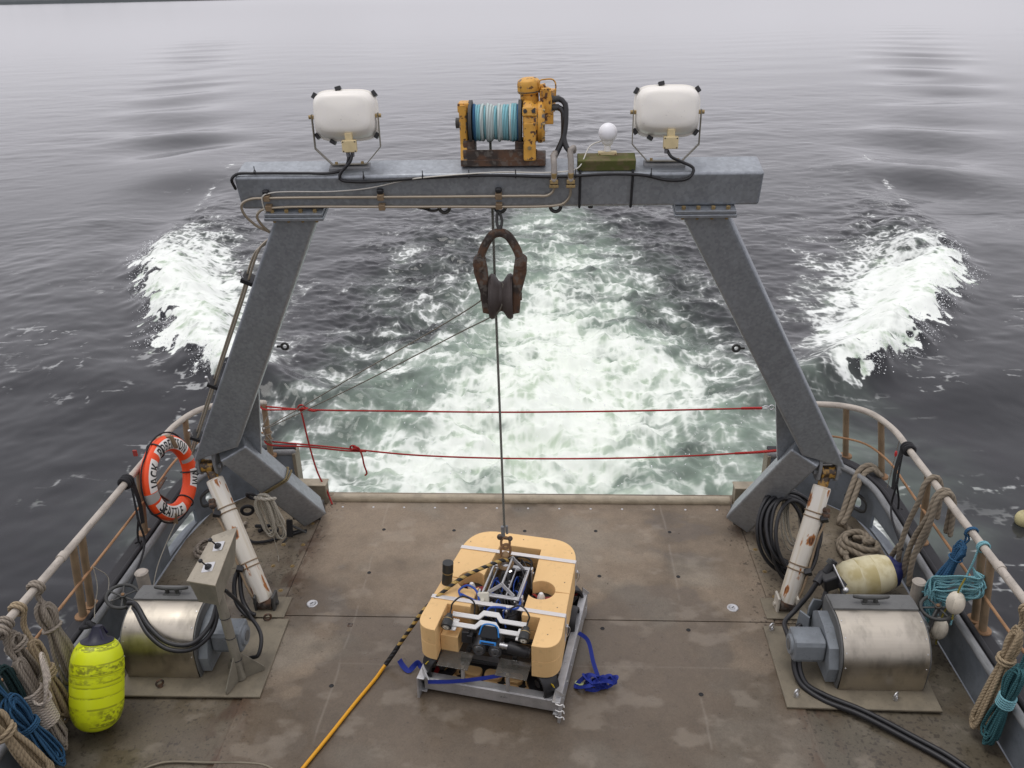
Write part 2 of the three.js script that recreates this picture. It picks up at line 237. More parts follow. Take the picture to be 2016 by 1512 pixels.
// foam and aerated water, as matter on the surface. FX/FZ: the patch that the map covers
const FX = 12, FZ0 = 1.5, FZ1 = -26.5;
const edgeX = (x, z) => outerX(z) + (0.55 * (fbm(x * 1.2 + 3, z * 1.3 + 70, 4) - 0.5) + 0.42 * (fbm(x * 5 + 3, z * 5 + 70, 3) - 0.5)) * 2 * mix(1, 0.6, ss(-8, -10, z));
function seaColour(x, z) {
  const ax = Math.abs(x), wx = x + 0.55 * (fbm(x * 1.1 + 20, z * 1.1 + 4, 3) - 0.5), wz = z + 0.7 * (fbm(x * 1.1, z * 0.9 + 50, 3) - 0.5);
  let D = 0, A = 0;
  // wash behind the propellers
  const wid = lerpT([[0, 3.1], [-2, 3.0], [-4, 2.7], [-6, 1.95], [-9, 1.7], [-14, 1.15], [-26, 1.2]], z), cx = lerpT([[0, 0.1], [-5, 0.35], [-9, 0.45], [-14, 0.15], [-26, -0.3]], z);
  const core = Math.exp(-Math.pow((wx - cx) / wid, 2) * 1.5), coreA = Math.exp(-Math.pow((wx - cx) / (wid * 1.25), 2) * 1.3), along = lerpT([[0, 0.75], [-1.4, 0.8], [-3.3, 1.05], [-4.8, 1.12], [-5.8, 0.98], [-7.2, 0.72], [-10, 0.52], [-14, 0.40], [-19, 0.16], [-26, 0.0]], z);
  D = core * along; A = coreA * lerpT([[0, 0.9], [-5, 1], [-8, 0.75], [-13, 0.6], [-20, 0.1], [-26, 0]], z);
  // secondary churn out to the quarters
  const mid = ss(4.4, 2.4, ax) * ss(0.4, -1.2, z) * lerpT([[0, 0.46], [-3, 0.44], [-5.2, 0.40], [-7, 0.30], [-10, 0.28], [-14, 0.16], [-22, 0]], z) * (x > 0 && z > -3.6 ? 0.75 : 1); D = Math.max(D, mid); A = Math.max(A * ss(0.4, -1.0, z), mid * 0.8);
  // dark gaps
  D -= 0.5 * Math.exp(-Math.pow((wx + 3.75) / 0.55, 2) - Math.pow((wz + 3.3) / 0.9, 2)) + 0.32 * Math.exp(-Math.pow((wx + 2.0) / 0.6, 2) - Math.pow((wz + 3.6) / 0.8, 2)) + 0.4 * Math.exp(-Math.pow((wx - 3.2) / 0.7, 2) - Math.pow((wz + 1.8) / 0.6, 2)) + 0.25 * Math.exp(-Math.pow((wx + 1.0) / 0.5, 2) - Math.pow((wz + 5.2) / 0.5, 2));
  // quarter waves
  const o = edgeX(x, z), q = innerX(z), e = (o - ax) / Math.max(0.4, o - q);
  const qa = ss(-3.7, -4.5, z) * lerpT([[-3, 1.1], [-8.2, 1.1], [-9.6, 0.82], [-11, 0.52], [-12.5, 0.32], [-14.5, 0.13], [-18, 0.0]], z) * (x > 0 && z < -9 ? 0.85 : 1);
  if (qa > 0) { const wedge = ss(-0.02, 0.04, e) * (1 - 0.50 * ss(0.42, 1.0, e)) * (1 - 0.9 * ss(0.95, 1.6, e)); D = Math.max(D, wedge * qa * 1.25); A = Math.max(A, wedge * qa * 0.55); }
  const o2 = Math.abs(ax - outerX(z)); if (z < -11 && z > -22) D = Math.max(D, 0.5 * Math.exp(-Math.pow(o2 / 0.12, 2)) * vn(x * 2, z * 2));
  // thin wash along the hull
  if (z > -4) { const hs = Math.exp(-Math.pow((ax - 3.35) / 0.4, 2)); D = Math.max(D, 0.85 * hs * ss(-4.5, -3.0, z) * (z > -0.5 ? 1 : 0.55)); }
  const edge = ss(FX, FX - 1.5, ax) * ss(FZ1, FZ1 + 2.5, z) * ss(FZ0, FZ0 - 0.6, z); D = clamp(D * edge, 0, 1.15); A *= edge;
  let fl = 0; if (ax > 3.4) { const fm = ss(0.56, 0.70, fbm(x * 0.6, z * 0.7 + 30, 3)); if (fm > 0) fl = ss(0.78, 0.88, rn(x * 3.1 + 50, z * 5.2 + 20, 4)) * fm * 0.38 * (z > -8 ? 1 : 0.5) * edge; }
  if (D < 0.02 && A < 0.02) { const k = [0.023, 0.0235, 0.027]; return [fl > 0 ? mix3(k, [0.8, 0.82, 0.8], fl) : k, fl, 0]; }
  const filam = rn(wx * 1.25 + 3, wz * 1.55 + 7, 5), fine = rn(x * 5.3 + wx * 2, z * 6.4 + 2, 3), blob = fbm(wx * 2.1 + 9, wz * 2.4, 4);
  const inW = qa > 0 ? ss(0.0, 0.1, e) * ss(1.5, 0.6, e) : 0, bub = inW > 0 ? rn(x * 9 + wx * 3, z * 9 + 40, 3) : 0; const n = mix(0.46 * filam + 0.26 * fine + 0.36 * blob, 0.22 * filam + 0.24 * fine + 0.34 * blob + 0.26 * bub, inW);                      // about 0.35 .. 0.85
  const th = 0.88 - 0.46 * D;
  const soft = clamp(0.45 + 0.4 * A); let F = (soft * ss(th - 0.16, th + 0.24, n) + (1 - soft) * ss(th - 0.02, th + 0.07, n * 0.7 + fine * 0.3)) * ss(0.02, 0.12, D);
  // specks of foam drifting everywhere near the ship
  F = Math.max(F, fl);
  const air = clamp(A * (0.55 + 0.9 * (blob - 0.35)) * 1.05);
  let c = mix3([0.023, 0.0235, 0.027], [0.24, 0.31, 0.25], ss(0.05, 0.55, air)); c = mix3(c, [0.58, 0.68, 0.54], ss(0.40, 0.95, air));
  const white = mix3([0.52, 0.62, 0.48], mix3([0.90, 0.92, 0.90], [0.87, 0.92, 0.83], clamp(A)), ss(0.30, 0.62, 0.5 * fine + 0.5 * fbm(wx * 3.4 + 70, wz * 3.8, 4) + (1 - air) * 0.12)); c = mix3(c, white, F); return [c, F, air];
}
{
  const w = 1792, h = 1792, R = new Uint8Array(w * h);
  const cmap = texture(w, h, (u, v, i, j) => { const [c, F, air] = seaColour((u * 2 - 1) * FX, mix(FZ1, FZ0, v)); R[j * w + i] = 255 * clamp(0.11 + 0.75 * F + 0.12 * air); return c; }, true, THREE.ClampToEdgeWrapping);
  const rd = new Uint8Array(w * h * 4); for (let i = 0; i < w * h; i++) { rd[i * 4] = rd[i * 4 + 1] = rd[i * 4 + 2] = R[i]; rd[i * 4 + 3] = 255; }
  const rmap = new THREE.DataTexture(rd, w, h, THREE.RGBAFormat); rmap.magFilter = THREE.LinearFilter; rmap.minFilter = THREE.LinearFilter; rmap.wrapS = rmap.wrapT = THREE.ClampToEdgeWrapping; rmap.needsUpdate = true;
  const zs = []; for (let z = 9; z > -2; z -= 0.06) zs.push(z);
  for (let d = 8, z = -2; d < 3200;) { zs.push(z); const s = Math.max(0.045, d * d / 8200); d += s; z -= s; }
  const nc = 760, nr = zs.length, pos = new Float32Array(nr * nc * 3), uv = new Float32Array(nr * nc * 2), idx = [];
  for (let r = 0; r < nr; r++) {
    const z = zs[r], W = Math.max(14, 0.95 * (6 - z) + 4), spx = 2 * W / nc, spz = r ? zs[r - 1] - z : 0.06, sp = Math.max(spx, spz * 0.5);
    for (let c = 0; c < nc; c++) {
      const x = (c / (nc - 1) * 2 - 1) * W, k = r * nc + c;
      pos[k * 3] = x; pos[k * 3 + 1] = SEA + seaHeight(x, z, sp); pos[k * 3 + 2] = z;
      uv[k * 2] = (x / FX + 1) / 2; uv[k * 2 + 1] = (z - FZ1) / (FZ0 - FZ1);
      if (r && c) { const a = k - nc - 1, b = k - nc, e = k - 1; idx.push(a, b, e, b, k, e); }
    }
  }
  const g = new THREE.BufferGeometry(); g.setAttribute('position', new THREE.BufferAttribute(pos, 3)); g.setAttribute('uv', new THREE.BufferAttribute(uv, 2)); g.setIndex(idx); g.computeVertexNormals();
  // check winding: normals must point up
  if (g.attributes.normal.getY(nc * 5 + 5) < 0) { for (let i = 0; i < idx.length; i += 3) { const t = idx[i]; idx[i] = idx[i + 1]; idx[i + 1] = t; } g.setIndex(idx); g.computeVertexNormals(); }
  const m = new THREE.Mesh(g, new THREE.MeshPhysicalMaterial({ map: cmap, roughnessMap: rmap, roughness: 1, ior: 1.33 })); m.name = 'sea'; m.userData = { kind: 'structure' }; m.receiveShadow = m.castShadow = true; scene.add(m);
  // far skirt so that the water goes on beyond the fine sheet
  const sk = new THREE.PlaneGeometry(16000, 16000); sk.rotateX(-Math.PI / 2); sk.translate(0, SEA - 0.9, 0);
  const s2 = part('sea_beyond', nz(sk), M({ rgb: [0.023, 0.0235, 0.027], roughness: 0.16, ior: 1.33 }), scene); s2.userData = { kind: 'structure' };
}
{ // droplets thrown up along the breaking crests and over the wash
  const r = rng(77), n = 4600, g = new THREE.IcosahedronGeometry(1, 0), im = new THREE.InstancedMesh(g, M({ rgb: [0.9, 0.92, 0.92], roughness: 0.35 }), n), m4 = new THREE.Matrix4();
  for (let i = 0; i < n; i++) {
    let x, z, y, k; if (i < 3700) { z = -4.2 - 6.5 * Math.pow(r(), 1.3); const s = r() < 0.5 ? -1 : 1; const u = r() + r() + r() - 1.5; x = s * outerX(z); x = s * (edgeX(x, z) - 0.02); x = s * (edgeX(x, z) - 0.03 + 0.20 * u * (0.4 + r())); y = Math.pow(r(), 2.4) * 0.17; } else { z = -1.8 - 4.5 * r(); x = 0.3 + (r() + r() - 1) * 2.6; y = Math.pow(r(), 2.5) * 0.28; }
    k = 0.003 + 0.0075 * Math.pow(r(), 3); m4.makeScale(k, k, k); m4.setPosition(x, SEA + seaHeight(x, z, 0.04) + y + 0.005, z); im.setMatrixAt(i, m4);
  }
  im.name = 'spray'; im.castShadow = true; im.userData = { label: 'fine white spray droplets over the breaking wake', category: 'spray', kind: 'stuff' }; scene.add(im);
}
{ // low wooded shore far off
  const n = 260, top = [], pos = [], uv = [], idx = [];
  for (let i = 0; i <= n; i++) { const a = mix(-62, 20, i / n) * RAD, R = 2900, x = Math.sin(a) * R, z = -Math.cos(a) * R, fade = ss(-10, -30, a / RAD);
    const H = 2 + fade * (12 + 14 * fbm(i * 0.05 + 3, 1, 3) + 6 * vn(i * 1.7, 4));
    pos.push(x, SEA - 1, z, x * 1.004, SEA + 1.6, z * 1.004, x * 1.006, SEA + 1.8 + H * 0.25, z * 1.006, x * 1.05, SEA + H, z * 1.05, x * 1.3, SEA - 5, z * 1.3); for (let k = 0; k < 5; k++) uv.push(i * 2.1, k);
    if (i) for (let k = 0; k < 4; k++) { const a0 = (i - 1) * 5 + k, b0 = i * 5 + k; idx.push(a0, b0, a0 + 1, b0, b0 + 1, a0 + 1); } }
  const g = new THREE.BufferGeometry(); g.setAttribute('position', new THREE.Float32BufferAttribute(pos, 3)); g.setAttribute('uv', new THREE.Float32BufferAttribute(uv, 2)); g.setIndex(idx); g.computeVertexNormals();
  struct('shore_hills', nz(g), M({ roughness: 1, map: texture(256, 64, (u, v) => { const a = fbm(u * 60, v * 20, 4, 60, 20); return mix3([0.045, 0.055, 0.06], [0.09, 0.10, 0.10], a); }) }));
}
// ---------- the ship: deck, hull, bulwarks, rails ----------
const tDeck = (() => {
  const w = 1536, X = 2.95, Z0 = -0.3, Z1 = 4.9, rr = new Uint8Array(w * w), bb = new Uint8Array(w * w);
  const m = texture(w, w, (u, v, i, j) => {
    const x = (u * 2 - 1) * X, z = mix(Z0, Z1, v), ax = Math.abs(x);
    const grit = vn(x * 260, z * 260), grit2 = vn(x * 120 + 9, z * 120), bl = fbm(x * 1.6 + 10, z * 1.6 + 10, 5), bl2 = fbm(x * 6 + 3, z * 6, 4), fine = fbm(x * 22, z * 22, 3);
    let c = mix3([0.185, 0.144, 0.102], [0.278, 0.219, 0.157], ss(0.2, 0.8, bl * 0.55 + bl2 * 0.45));
    c = mix3(c, [0.27, 0.24, 0.19], ss(0.5, 0.75, fbm(x * 2.3 + 70, z * 2.3, 3)) * 0.5);
    const g = 0.80 + 0.22 * grit + 0.14 * (grit2 - 0.5) + 0.16 * (fine - 0.5); c = c.map((k) => k * g);
    // wet: irregular puddled film, mostly on the forward part of the deck and round the vehicle
    const wf = fbm(x * 1.15 + 33, z * 1.7 + 12, 5) + 0.10 * (fbm(x * 9, z * 9, 3) - 0.5);
    const bias = 0.17 * ss(0.9, 2.0, z) + 0.22 * ss(1.8, 2.5, z) - 0.16 * ss(1.6, 0.6, z) + 0.12 * Math.exp(-Math.pow((x + 0.1) / 0.75, 2) - Math.pow((z - 2.45) / 0.3, 2)) + 0.10 * Math.exp(-Math.pow((ax - 1.85) / 0.35, 2)) * ss(0.9, 1.6, z);
    const wet = ss(0.55, 0.60, wf + bias) * (0.55 + 0.45 * ss(0.4, 0.6, bl2));
    c = mix3(c, [c[0] * 0.50, c[1] * 0.46, c[2] * 0.40], wet * 0.46);
    const damp = ss(0.44, 0.62, wf + bias); c = c.map((k) => k * (1 - 0.27 * damp));
    // rust bleeding at the side seams and dark grime specks beside them
    const sd = Math.exp(-Math.pow((ax - 1.78) / 0.10, 2)) * ss(0.5, 0.66, fbm(x * 14, z * 5 + 8, 4)); c = mix3(c, [0.085, 0.045, 0.026], sd * 0.75);
    const spk = fbm(x * 55 + 3, z * 55, 3) * (0.78 + 0.22 * ss(1.5, 1.74, ax)) * (0.85 + 0.3 * fbm(x * 3, z * 3 + 90, 3)); c = mix3(c, [0.05, 0.038, 0.028], ss(0.66, 0.74, spk) * 0.7);
    const side = ss(1.74, 1.80, ax); c = mix3(c, [c[0] * 0.80, c[1] * 0.83, c[2] * 0.80], side);
    // pale rubbed lines and scuffs
    const ln = Math.exp(-Math.pow((x - 1.13 - 0.03 * (fbm(z * 3, 1, 3) - 0.5)) / 0.008, 2)) * ss(0.45, 0.6, fbm(z * 5, 7, 3)) + Math.exp(-Math.pow((x + 1.2 - 0.04 * (fbm(z * 3, 5, 3) - 0.5)) / 0.007, 2)) * ss(0.42, 0.6, fbm(z * 5, 17, 3)) + Math.exp(-Math.pow((z - 1.86 - 0.04 * (fbm(x * 2, 8, 3) - 0.5)) / 0.006, 2)) * ss(0.5, 0.62, fbm(x * 4, 4, 3)) * 0.6;
    c = mix3(c, [0.46, 0.41, 0.34], clamp(ln) * 0.16);
    const scuff = ss(0.60, 0.80, fbm(x * 5 + 120, z * 7, 5)); c = mix3(c, [0.40, 0.35, 0.28], scuff * 0.22);
    const k = j * w + i; rr[k] = 255 * clamp(mix(0.78, 0.30, wet) + 0.1 * (fine - 0.5)); bb[k] = 255 * mix(0.6 * grit + 0.4 * fine, 0.5, wet * 0.8); return c;
  }, true, THREE.ClampToEdgeWrapping);
  const mk = (a) => { const d = new Uint8Array(w * w * 4); for (let i = 0; i < w * w; i++) { d[i * 4] = d[i * 4 + 1] = d[i * 4 + 2] = a[i]; d[i * 4 + 3] = 255; } const t = new THREE.DataTexture(d, w, w, THREE.RGBAFormat); t.magFilter = THREE.LinearFilter; t.minFilter = THREE.LinearFilter; t.needsUpdate = true; return t; };
  return { m, r: mk(rr), b: mk(bb), X, Z0, Z1 };
})();
const deckMat = M({ map: tDeck.m, roughness: 1, roughnessMap: tDeck.r, bumpMap: tDeck.b, bumpScale: 0.0018 });
function deckUV(g) { const p = g.attributes.position, u = new Float32Array(p.count * 2); for (let i = 0; i < p.count; i++) { u[i * 2] = (p.getX(i) / tDeck.X + 1) / 2; u[i * 2 + 1] = (p.getZ(i) - tDeck.Z0) / (tDeck.Z1 - tDeck.Z0); } g.setAttribute('uv', new THREE.BufferAttribute(u, 2)); return g; }
const deck = struct('deck', deckUV(ext([[-2.79, 4.8], [2.79, 4.8], [2.79, 0.5], [2.72, 0.1], [2.48, -0.16], [2.2, -0.22], [-2.2, -0.22], [-2.48, -0.16], [-2.72, 0.1], [-2.79, 0.5]].map(([x, z]) => [x, -z]), 0.05, 0).rotateX(-Math.PI / 2).translate(0, -0.05, 0)), deckMat);
for (const [z0, z1] of [[-0.045, 1.404], [1.412, 2.90], [2.908, 4.4]]) part('deck_plate', deckUV(box(3.494, 0.012, z1 - z0, 0, 0.006, (z0 + z1) / 2, 0, 0, 0, 0.003)), deckMat, deck);
for (const s of [-1, 1]) { part('deck_strip', deckUV(box(0.27, 0.008, 1.38, s * 1.889, 0.004, 0.72, 0, 0, 0, 0.003)), deckMat, deck);
  for (const [x, z] of [[1.80, 0.04], [1.80, 0.275], [1.80, 0.57], [1.96, 0.57], [1.81, 0.845], [1.96, 0.845], [1.815, 1.134], [1.96, 1.134]]) part('bolt', [cyl([s * x, 0.006, z], [s * x, 0.016, z], 0.013, 0.011, 6), cyl([s * x, 0.005, z], [s * x, 0.009, z], 0.018, 0.018, 12)], MT.brass, deck); }
for (let i = 0; i < 13; i++) { const x = mix(-1.6, 1.6, i / 12); part('screw', cyl([x, 0.012, 0.03], [x, 0.0148, 0.03], 0.0105, 0.009, 10), MT.steelBright, deck); }
for (const [x, z] of [[-1.182, 0.357], [-1.193, 0.919], [-0.019, 0.359], [0.56, 0.928], [1.15, 0.923], [0.551, 1.496], [1.14, 1.498], [1.159, 0.354], [-1.208, 2.062], [1.132, 2.077], [0.56, 0.35], [-0.6, 0.36]])
  part('socket', [ring(0.0125, 0.003, x, 0.0125, z, Math.PI / 2, 0, 0, 14, 5), cyl([x, 0.0125, z], [x, 0.0132, z], 0.011, 0.011, 12)], MT.blackMatte, deck);
part('plug', box(0.035, 0.003, 0.035, -1.211, 0.0132, 1.498), MT.rust, deck);
for (const [x, z] of [[-1.539, 1.282], [1.488, 1.264]]) { const d = part('deck_fitting', lathe([[0, 0.006], [0.014, 0.006], [0.016, 0.003], [0.024, 0.003], [0.030, 0.005], [0.038, 0.004], [0.041, 0], [0, 0]], 26).translate(x, 0.013, z), MT.steelBright, deck, 'round polished deck fitting'); part('slot', box(0.022, 0.003, 0.005, x, 0.020, z, 0, 0.6, 0, 0.001), MT.black, d); }
for (const [x, z, r] of [[-1.801, 1.476, 1]]) part('eye_bolt', [ring(0.024, 0.008, x, 0.052, z, 0, 0.5, 0), cyl([x, 0.012, z], [x, 0.03, z], 0.016)], MT.rust, deck);
part('hatch_rim', tube(curvePts([[-2.15, 0.012, 2.72], [-2.05, 0.012, 2.67], [-1.8, 0.012, 2.662], [-1.45, 0.012, 2.67], [-1.36, 0.012, 2.72]], 14), 0.007, { rad: 6 }), MT.plateTan, deck);

// hull sides and transom under the deck
const bulPath = (s) => curvePts([[s * 2.80, 0, 4.9], [s * 2.80, 0, 3], [s * 2.80, 0, 1.5], [s * 2.80, 0, 0.6], [s * 2.74, 0, 0.16], [s * 2.5, 0, -0.14], [s * 2.3, 0, -0.215], [s * 2.06, 0, -0.235]], 64);
const off = (path, o) => path.map((p, i) => { const a = path[Math.max(0, i - 1)], b = path[Math.min(path.length - 1, i + 1)]; let dx = b[0] - a[0], dz = b[2] - a[2]; const l = Math.hypot(dx, dz); return [p[0] - dz / l * o, p[1], p[2] + dx / l * o]; });
{ const R = off(bulPath(1), 0.14), Lp = off(bulPath(-1), -0.14).reverse(), path = [...R, [2.0, 0, -0.125], [0.7, 0, -0.125], [-0.7, 0, -0.125], [-2.0, 0, -0.125], ...Lp];
  struct('hull', loft([path.map((p) => [p[0], -0.06, p[2]]), path.map((p) => [p[0] * 1.01, -0.45, p[2]]), path.map((p) => [p[0] * 0.93, -1.6, p[2] + 0.1])], true), MT.bulwark); }
// unseen house forward of the work deck, added to block sky light and darken reflections, with the upper deck on which the photographer stands
{ const hs = struct('unseen_deckhouse', [box(5.2, 2.3, 2.6, 0, 1.15, 6.25), box(5.9, 0.12, 3.0, 0, 2.36, 6.25)], paint([0.30, 0.30, 0.29], 0.5)); part('door', box(0.75, 1.8, 0.05, 1.1, 1.0, 4.93), MT.steelGrey, hs); part('window', box(0.7, 0.5, 0.03, -1.1, 1.5, 4.94), plain([0.02, 0.025, 0.03], 0.1), hs); }

// bulwarks: bent plate with freeing port and oval fairlead
function bulwark(s, label) {
  const path = bulPath(s), acc = [0]; for (let i = 1; i < path.length; i++) acc.push(acc[i - 1] + Math.hypot(path[i][0] - path[i - 1][0], path[i][2] - path[i - 1][2]));
  const Ltot = acc[acc.length - 1], topY = (t) => mix(0.31, 0.40, ss(Ltot - 1.6, Ltot - 0.5, t)); let port0 = 4.9 - 0.76, port1 = 4.9 - 0.28;
  const at = (t, y, d) => { t = clamp(t, 0, Ltot); let k = 1; while (k < acc.length - 1 && acc[k] < t) k++; const f = (t - acc[k - 1]) / (acc[k] - acc[k - 1]), A = path[k - 1], B = path[k], l = Math.hypot(B[0] - A[0], B[2] - A[2]), dx = (B[0] - A[0]) / l, dz = (B[2] - A[2]) / l; return [mix(A[0], B[0], f) - dz * d * s + s * y * 0.03, y, mix(A[2], B[2], f) + dx * d * s]; };
  const oc = Ltot - 0.74, hole = (t) => { if (t > port0 - 1e-6 && t < port1 + 1e-6) return [0.022, 0.148]; const e = Math.abs(t - oc) / 0.085; if (e < 1) { const h = 0.052 * Math.pow(1 - Math.pow(e, 2.6), 1 / 2.6); return [0.155 - h, 0.155 + h]; } return null; };
  const ts = [port0, port1]; for (let i = 0; i <= 70; i++) ts.push(Ltot * i / 70); for (let i = 0; i <= 16; i++) ts.push(oc - 0.0849 + 0.1698 * i / 16); ts.sort((p, q) => p - q);
  const tri = [], quad = (A, B, C, D) => tri.push(...A, ...B, ...C, ...A, ...C, ...D), th = 0.024;
  for (let i = 1; i < ts.length; i++) { const p = ts[i - 1], q = ts[i]; if (q - p < 1e-5) continue; const hm = hole((p + q) / 2), spans = hm ? [[[0, (hole(p) || hm)[0]], [0, (hole(q) || hm)[0]]], [[(hole(p) || hm)[1], topY(p)], [(hole(q) || hm)[1], topY(q)]]] : [[[0, topY(p)], [0, topY(q)]]];
    for (const [a, b] of spans) { for (const d of [0, th]) quad(at(p, a[0], d), at(q, b[0], d), at(q, b[1], d), at(p, a[1], d)); quad(at(p, a[1], 0), at(q, b[1], 0), at(q, b[1], th), at(p, a[1], th)); quad(at(p, a[0], 0), at(q, b[0], 0), at(q, b[0], th), at(p, a[0], th)); } }
  for (const t of [port0, port1]) quad(at(t, 0.022, 0), at(t, 0.148, 0), at(t, 0.148, th), at(t, 0.022, th));
  quad(at(Ltot, 0, 0), at(Ltot, topY(Ltot), 0), at(Ltot, topY(Ltot), th), at(Ltot, 0, th));
  const pg = new THREE.BufferGeometry(); pg.setAttribute('position', new THREE.Float32BufferAttribute(tri, 3)); pg.setAttribute('uv', new THREE.Float32BufferAttribute(new Float32Array(tri.length / 3 * 2), 2));
  const gg = nz(toCreasedNormals(pg, 0.5));
  const o = thing('bulwark', label, 'bulwark'); part('plate', gg, MT.bulwark, o);
  const top = path.map((p, i) => [p[0], topY(acc[i]), p[2]]);
  part('rim_pipe', tube(top, 0.027, { seg: 90, rad: 10 }), MT.steelGrey, o);
  const O = off(top, 0.085 * s);
  part('rubbing_strip', tube(off(top, 0.05 * s).map((p) => [p[0], p[1] + 0.012, p[2]]), 0.018, { seg: 90, rad: 6 }), MT.rubber, o);
  part('cap', sweep(O, [[-0.06, -0.02], [0.06, -0.02], [0.06, 0.004], [-0.06, 0.004]]), MT.rubber, o);
  const fp = top[top.length - 1]; part('end_post', box(0.03, 0.46, 0.13, fp[0] - s * 0.012, 0.17, fp[2] - 0.03, 0, 0, 0, 0.006), MT.plateTan, o);
  return o;
}
bulwark(-1, 'grey steel bulwark under the rail that carries the orange lifebuoy');
bulwark(1, 'grey steel bulwark under the rail with turquoise rope and white floats');
{ // fairlead frames round the oval holes
  for (const s of [-1, 1]) { const path = bulPath(s), n = path.length; let L = 0, i = n - 1; while (L < 0.74) { L += Math.hypot(path[i][0] - path[i - 1][0], path[i][2] - path[i - 1][2]); i--; } const p = path[i], q = path[i + 1], ang = Math.atan2(-(q[2] - p[2]), q[0] - p[0]);
    const pts = superE(0.098, 0.064, 2.6, 0, 22); const m = single('fairlead', s < 0 ? 'oval steel fairlead in the bulwark corner behind the coiled pale rope' : 'oval steel fairlead in the bulwark corner beside the thick beige rope', 'fairlead', tube(pts, 0.016, { closed: true, seg: 44 }), MT.ironDark); m.position.set(p[0], 0.155, p[2]); m.rotation.y = ang; } }

// transom lip and corner boxes
single('transom_lip', 'rounded tan lip along the stern edge of the deck', 'deck edge', [cyl([-1.70, 0.025, -0.085], [1.72, 0.025, -0.085], 0.042, 0.042, 18), box(3.4, 0.05, 0.03, 0.01, -0.02, -0.10)], paint([0.44, 0.38, 0.28], 0.5));
for (const s of [-1, 1]) { const o = thing('corner_box', s < 0 ? 'small tan steel box at the stern corner by the red rope end' : 'small tan steel box at the stern corner below the black hose coil', 'corner box'); part('body', box(0.26, 0.18, 0.10, s * 1.88, 0.09, -0.08, 0, 0, 0, 0.006), paint([0.27, 0.235, 0.17], 0.6), o); part('lid', box(0.275, 0.014, 0.115, s * 1.88, 0.187, -0.08, 0, 0, 0, 0.004), paint([0.40, 0.35, 0.26], 0.55), o); }

// handrails
const railPath = (s, y, io = 0) => curvePts([[s * (2.82 - io), y, 4.6], [s * (2.82 - io), y, 3], [s * (2.82 - io), y, 1.6], [s * (2.83 - io), y, 0.6], [s * (2.83 - io), y, 0.22], [s * (2.74 - io), y, -0.06], [s * 2.58, y, -0.17], [s * 2.4, y, -0.2], [s * 2.23, y, -0.2]], 70);
function handrail(s, label, posts) {
  const o = thing('handrail', label, 'handrail');
  part('top_rail', tube(railPath(s, 0.9), 0.0245, { seg: 120, rad: 12 }), MT.rail, o);
  part('mid_rail', tube(railPath(s, 0.61, -0.02), 0.0095, { seg: 110, rad: 6 }), MT.rustBar, o);
  for (const [x, z, xt, zt, y0] of posts) { const p = part('post', cyl([s * x, y0, z], [s * xt, 0.895, zt], 0.0245, 0.0245, 14), MT.railPost, o); part('foot_flange', cyl([s * x, y0 - 0.004, z], [s * x, y0 + 0.014, z], 0.052, 0.05, 20), MT.rustOrange, p); }
  for (const z of [1.9, 3.2]) part('sleeve', cyl([s * 2.822, 0.9, z], [s * 2.822, 0.9, z + 0.05], 0.03, 0.03, 12), MT.rail, o);
}
handrail(-1, 'tan pipe handrail carrying the orange lifebuoy and hanks of rope', [[2.91, 0.855, 2.83, 0.86, 0.31], [2.905, 1.684, 2.82, 1.70, 0.31], [2.905, 1.79, 2.82, 1.81, 0.31], [2.86, 0.06, 2.80, 0.08, 0.35], [2.235, -0.17, 2.235, -0.2, 0.40], [2.905, 2.9, 2.82, 2.92, 0.31]]);
handrail(1, 'tan pipe handrail carrying the turquoise and blue ropes', [[2.90, 0.045, 2.80, 0.06, 0.36], [2.70, -0.25, 2.60, -0.165, 0.38], [2.90, 0.87, 2.83, 0.89, 0.31], [2.91, 1.70, 2.82, 1.72, 0.31], [2.91, 1.80, 2.82, 1.83, 0.31], [2.235, -0.17, 2.235, -0.2, 0.40], [2.905, 2.9, 2.82, 2.92, 0.31]]);
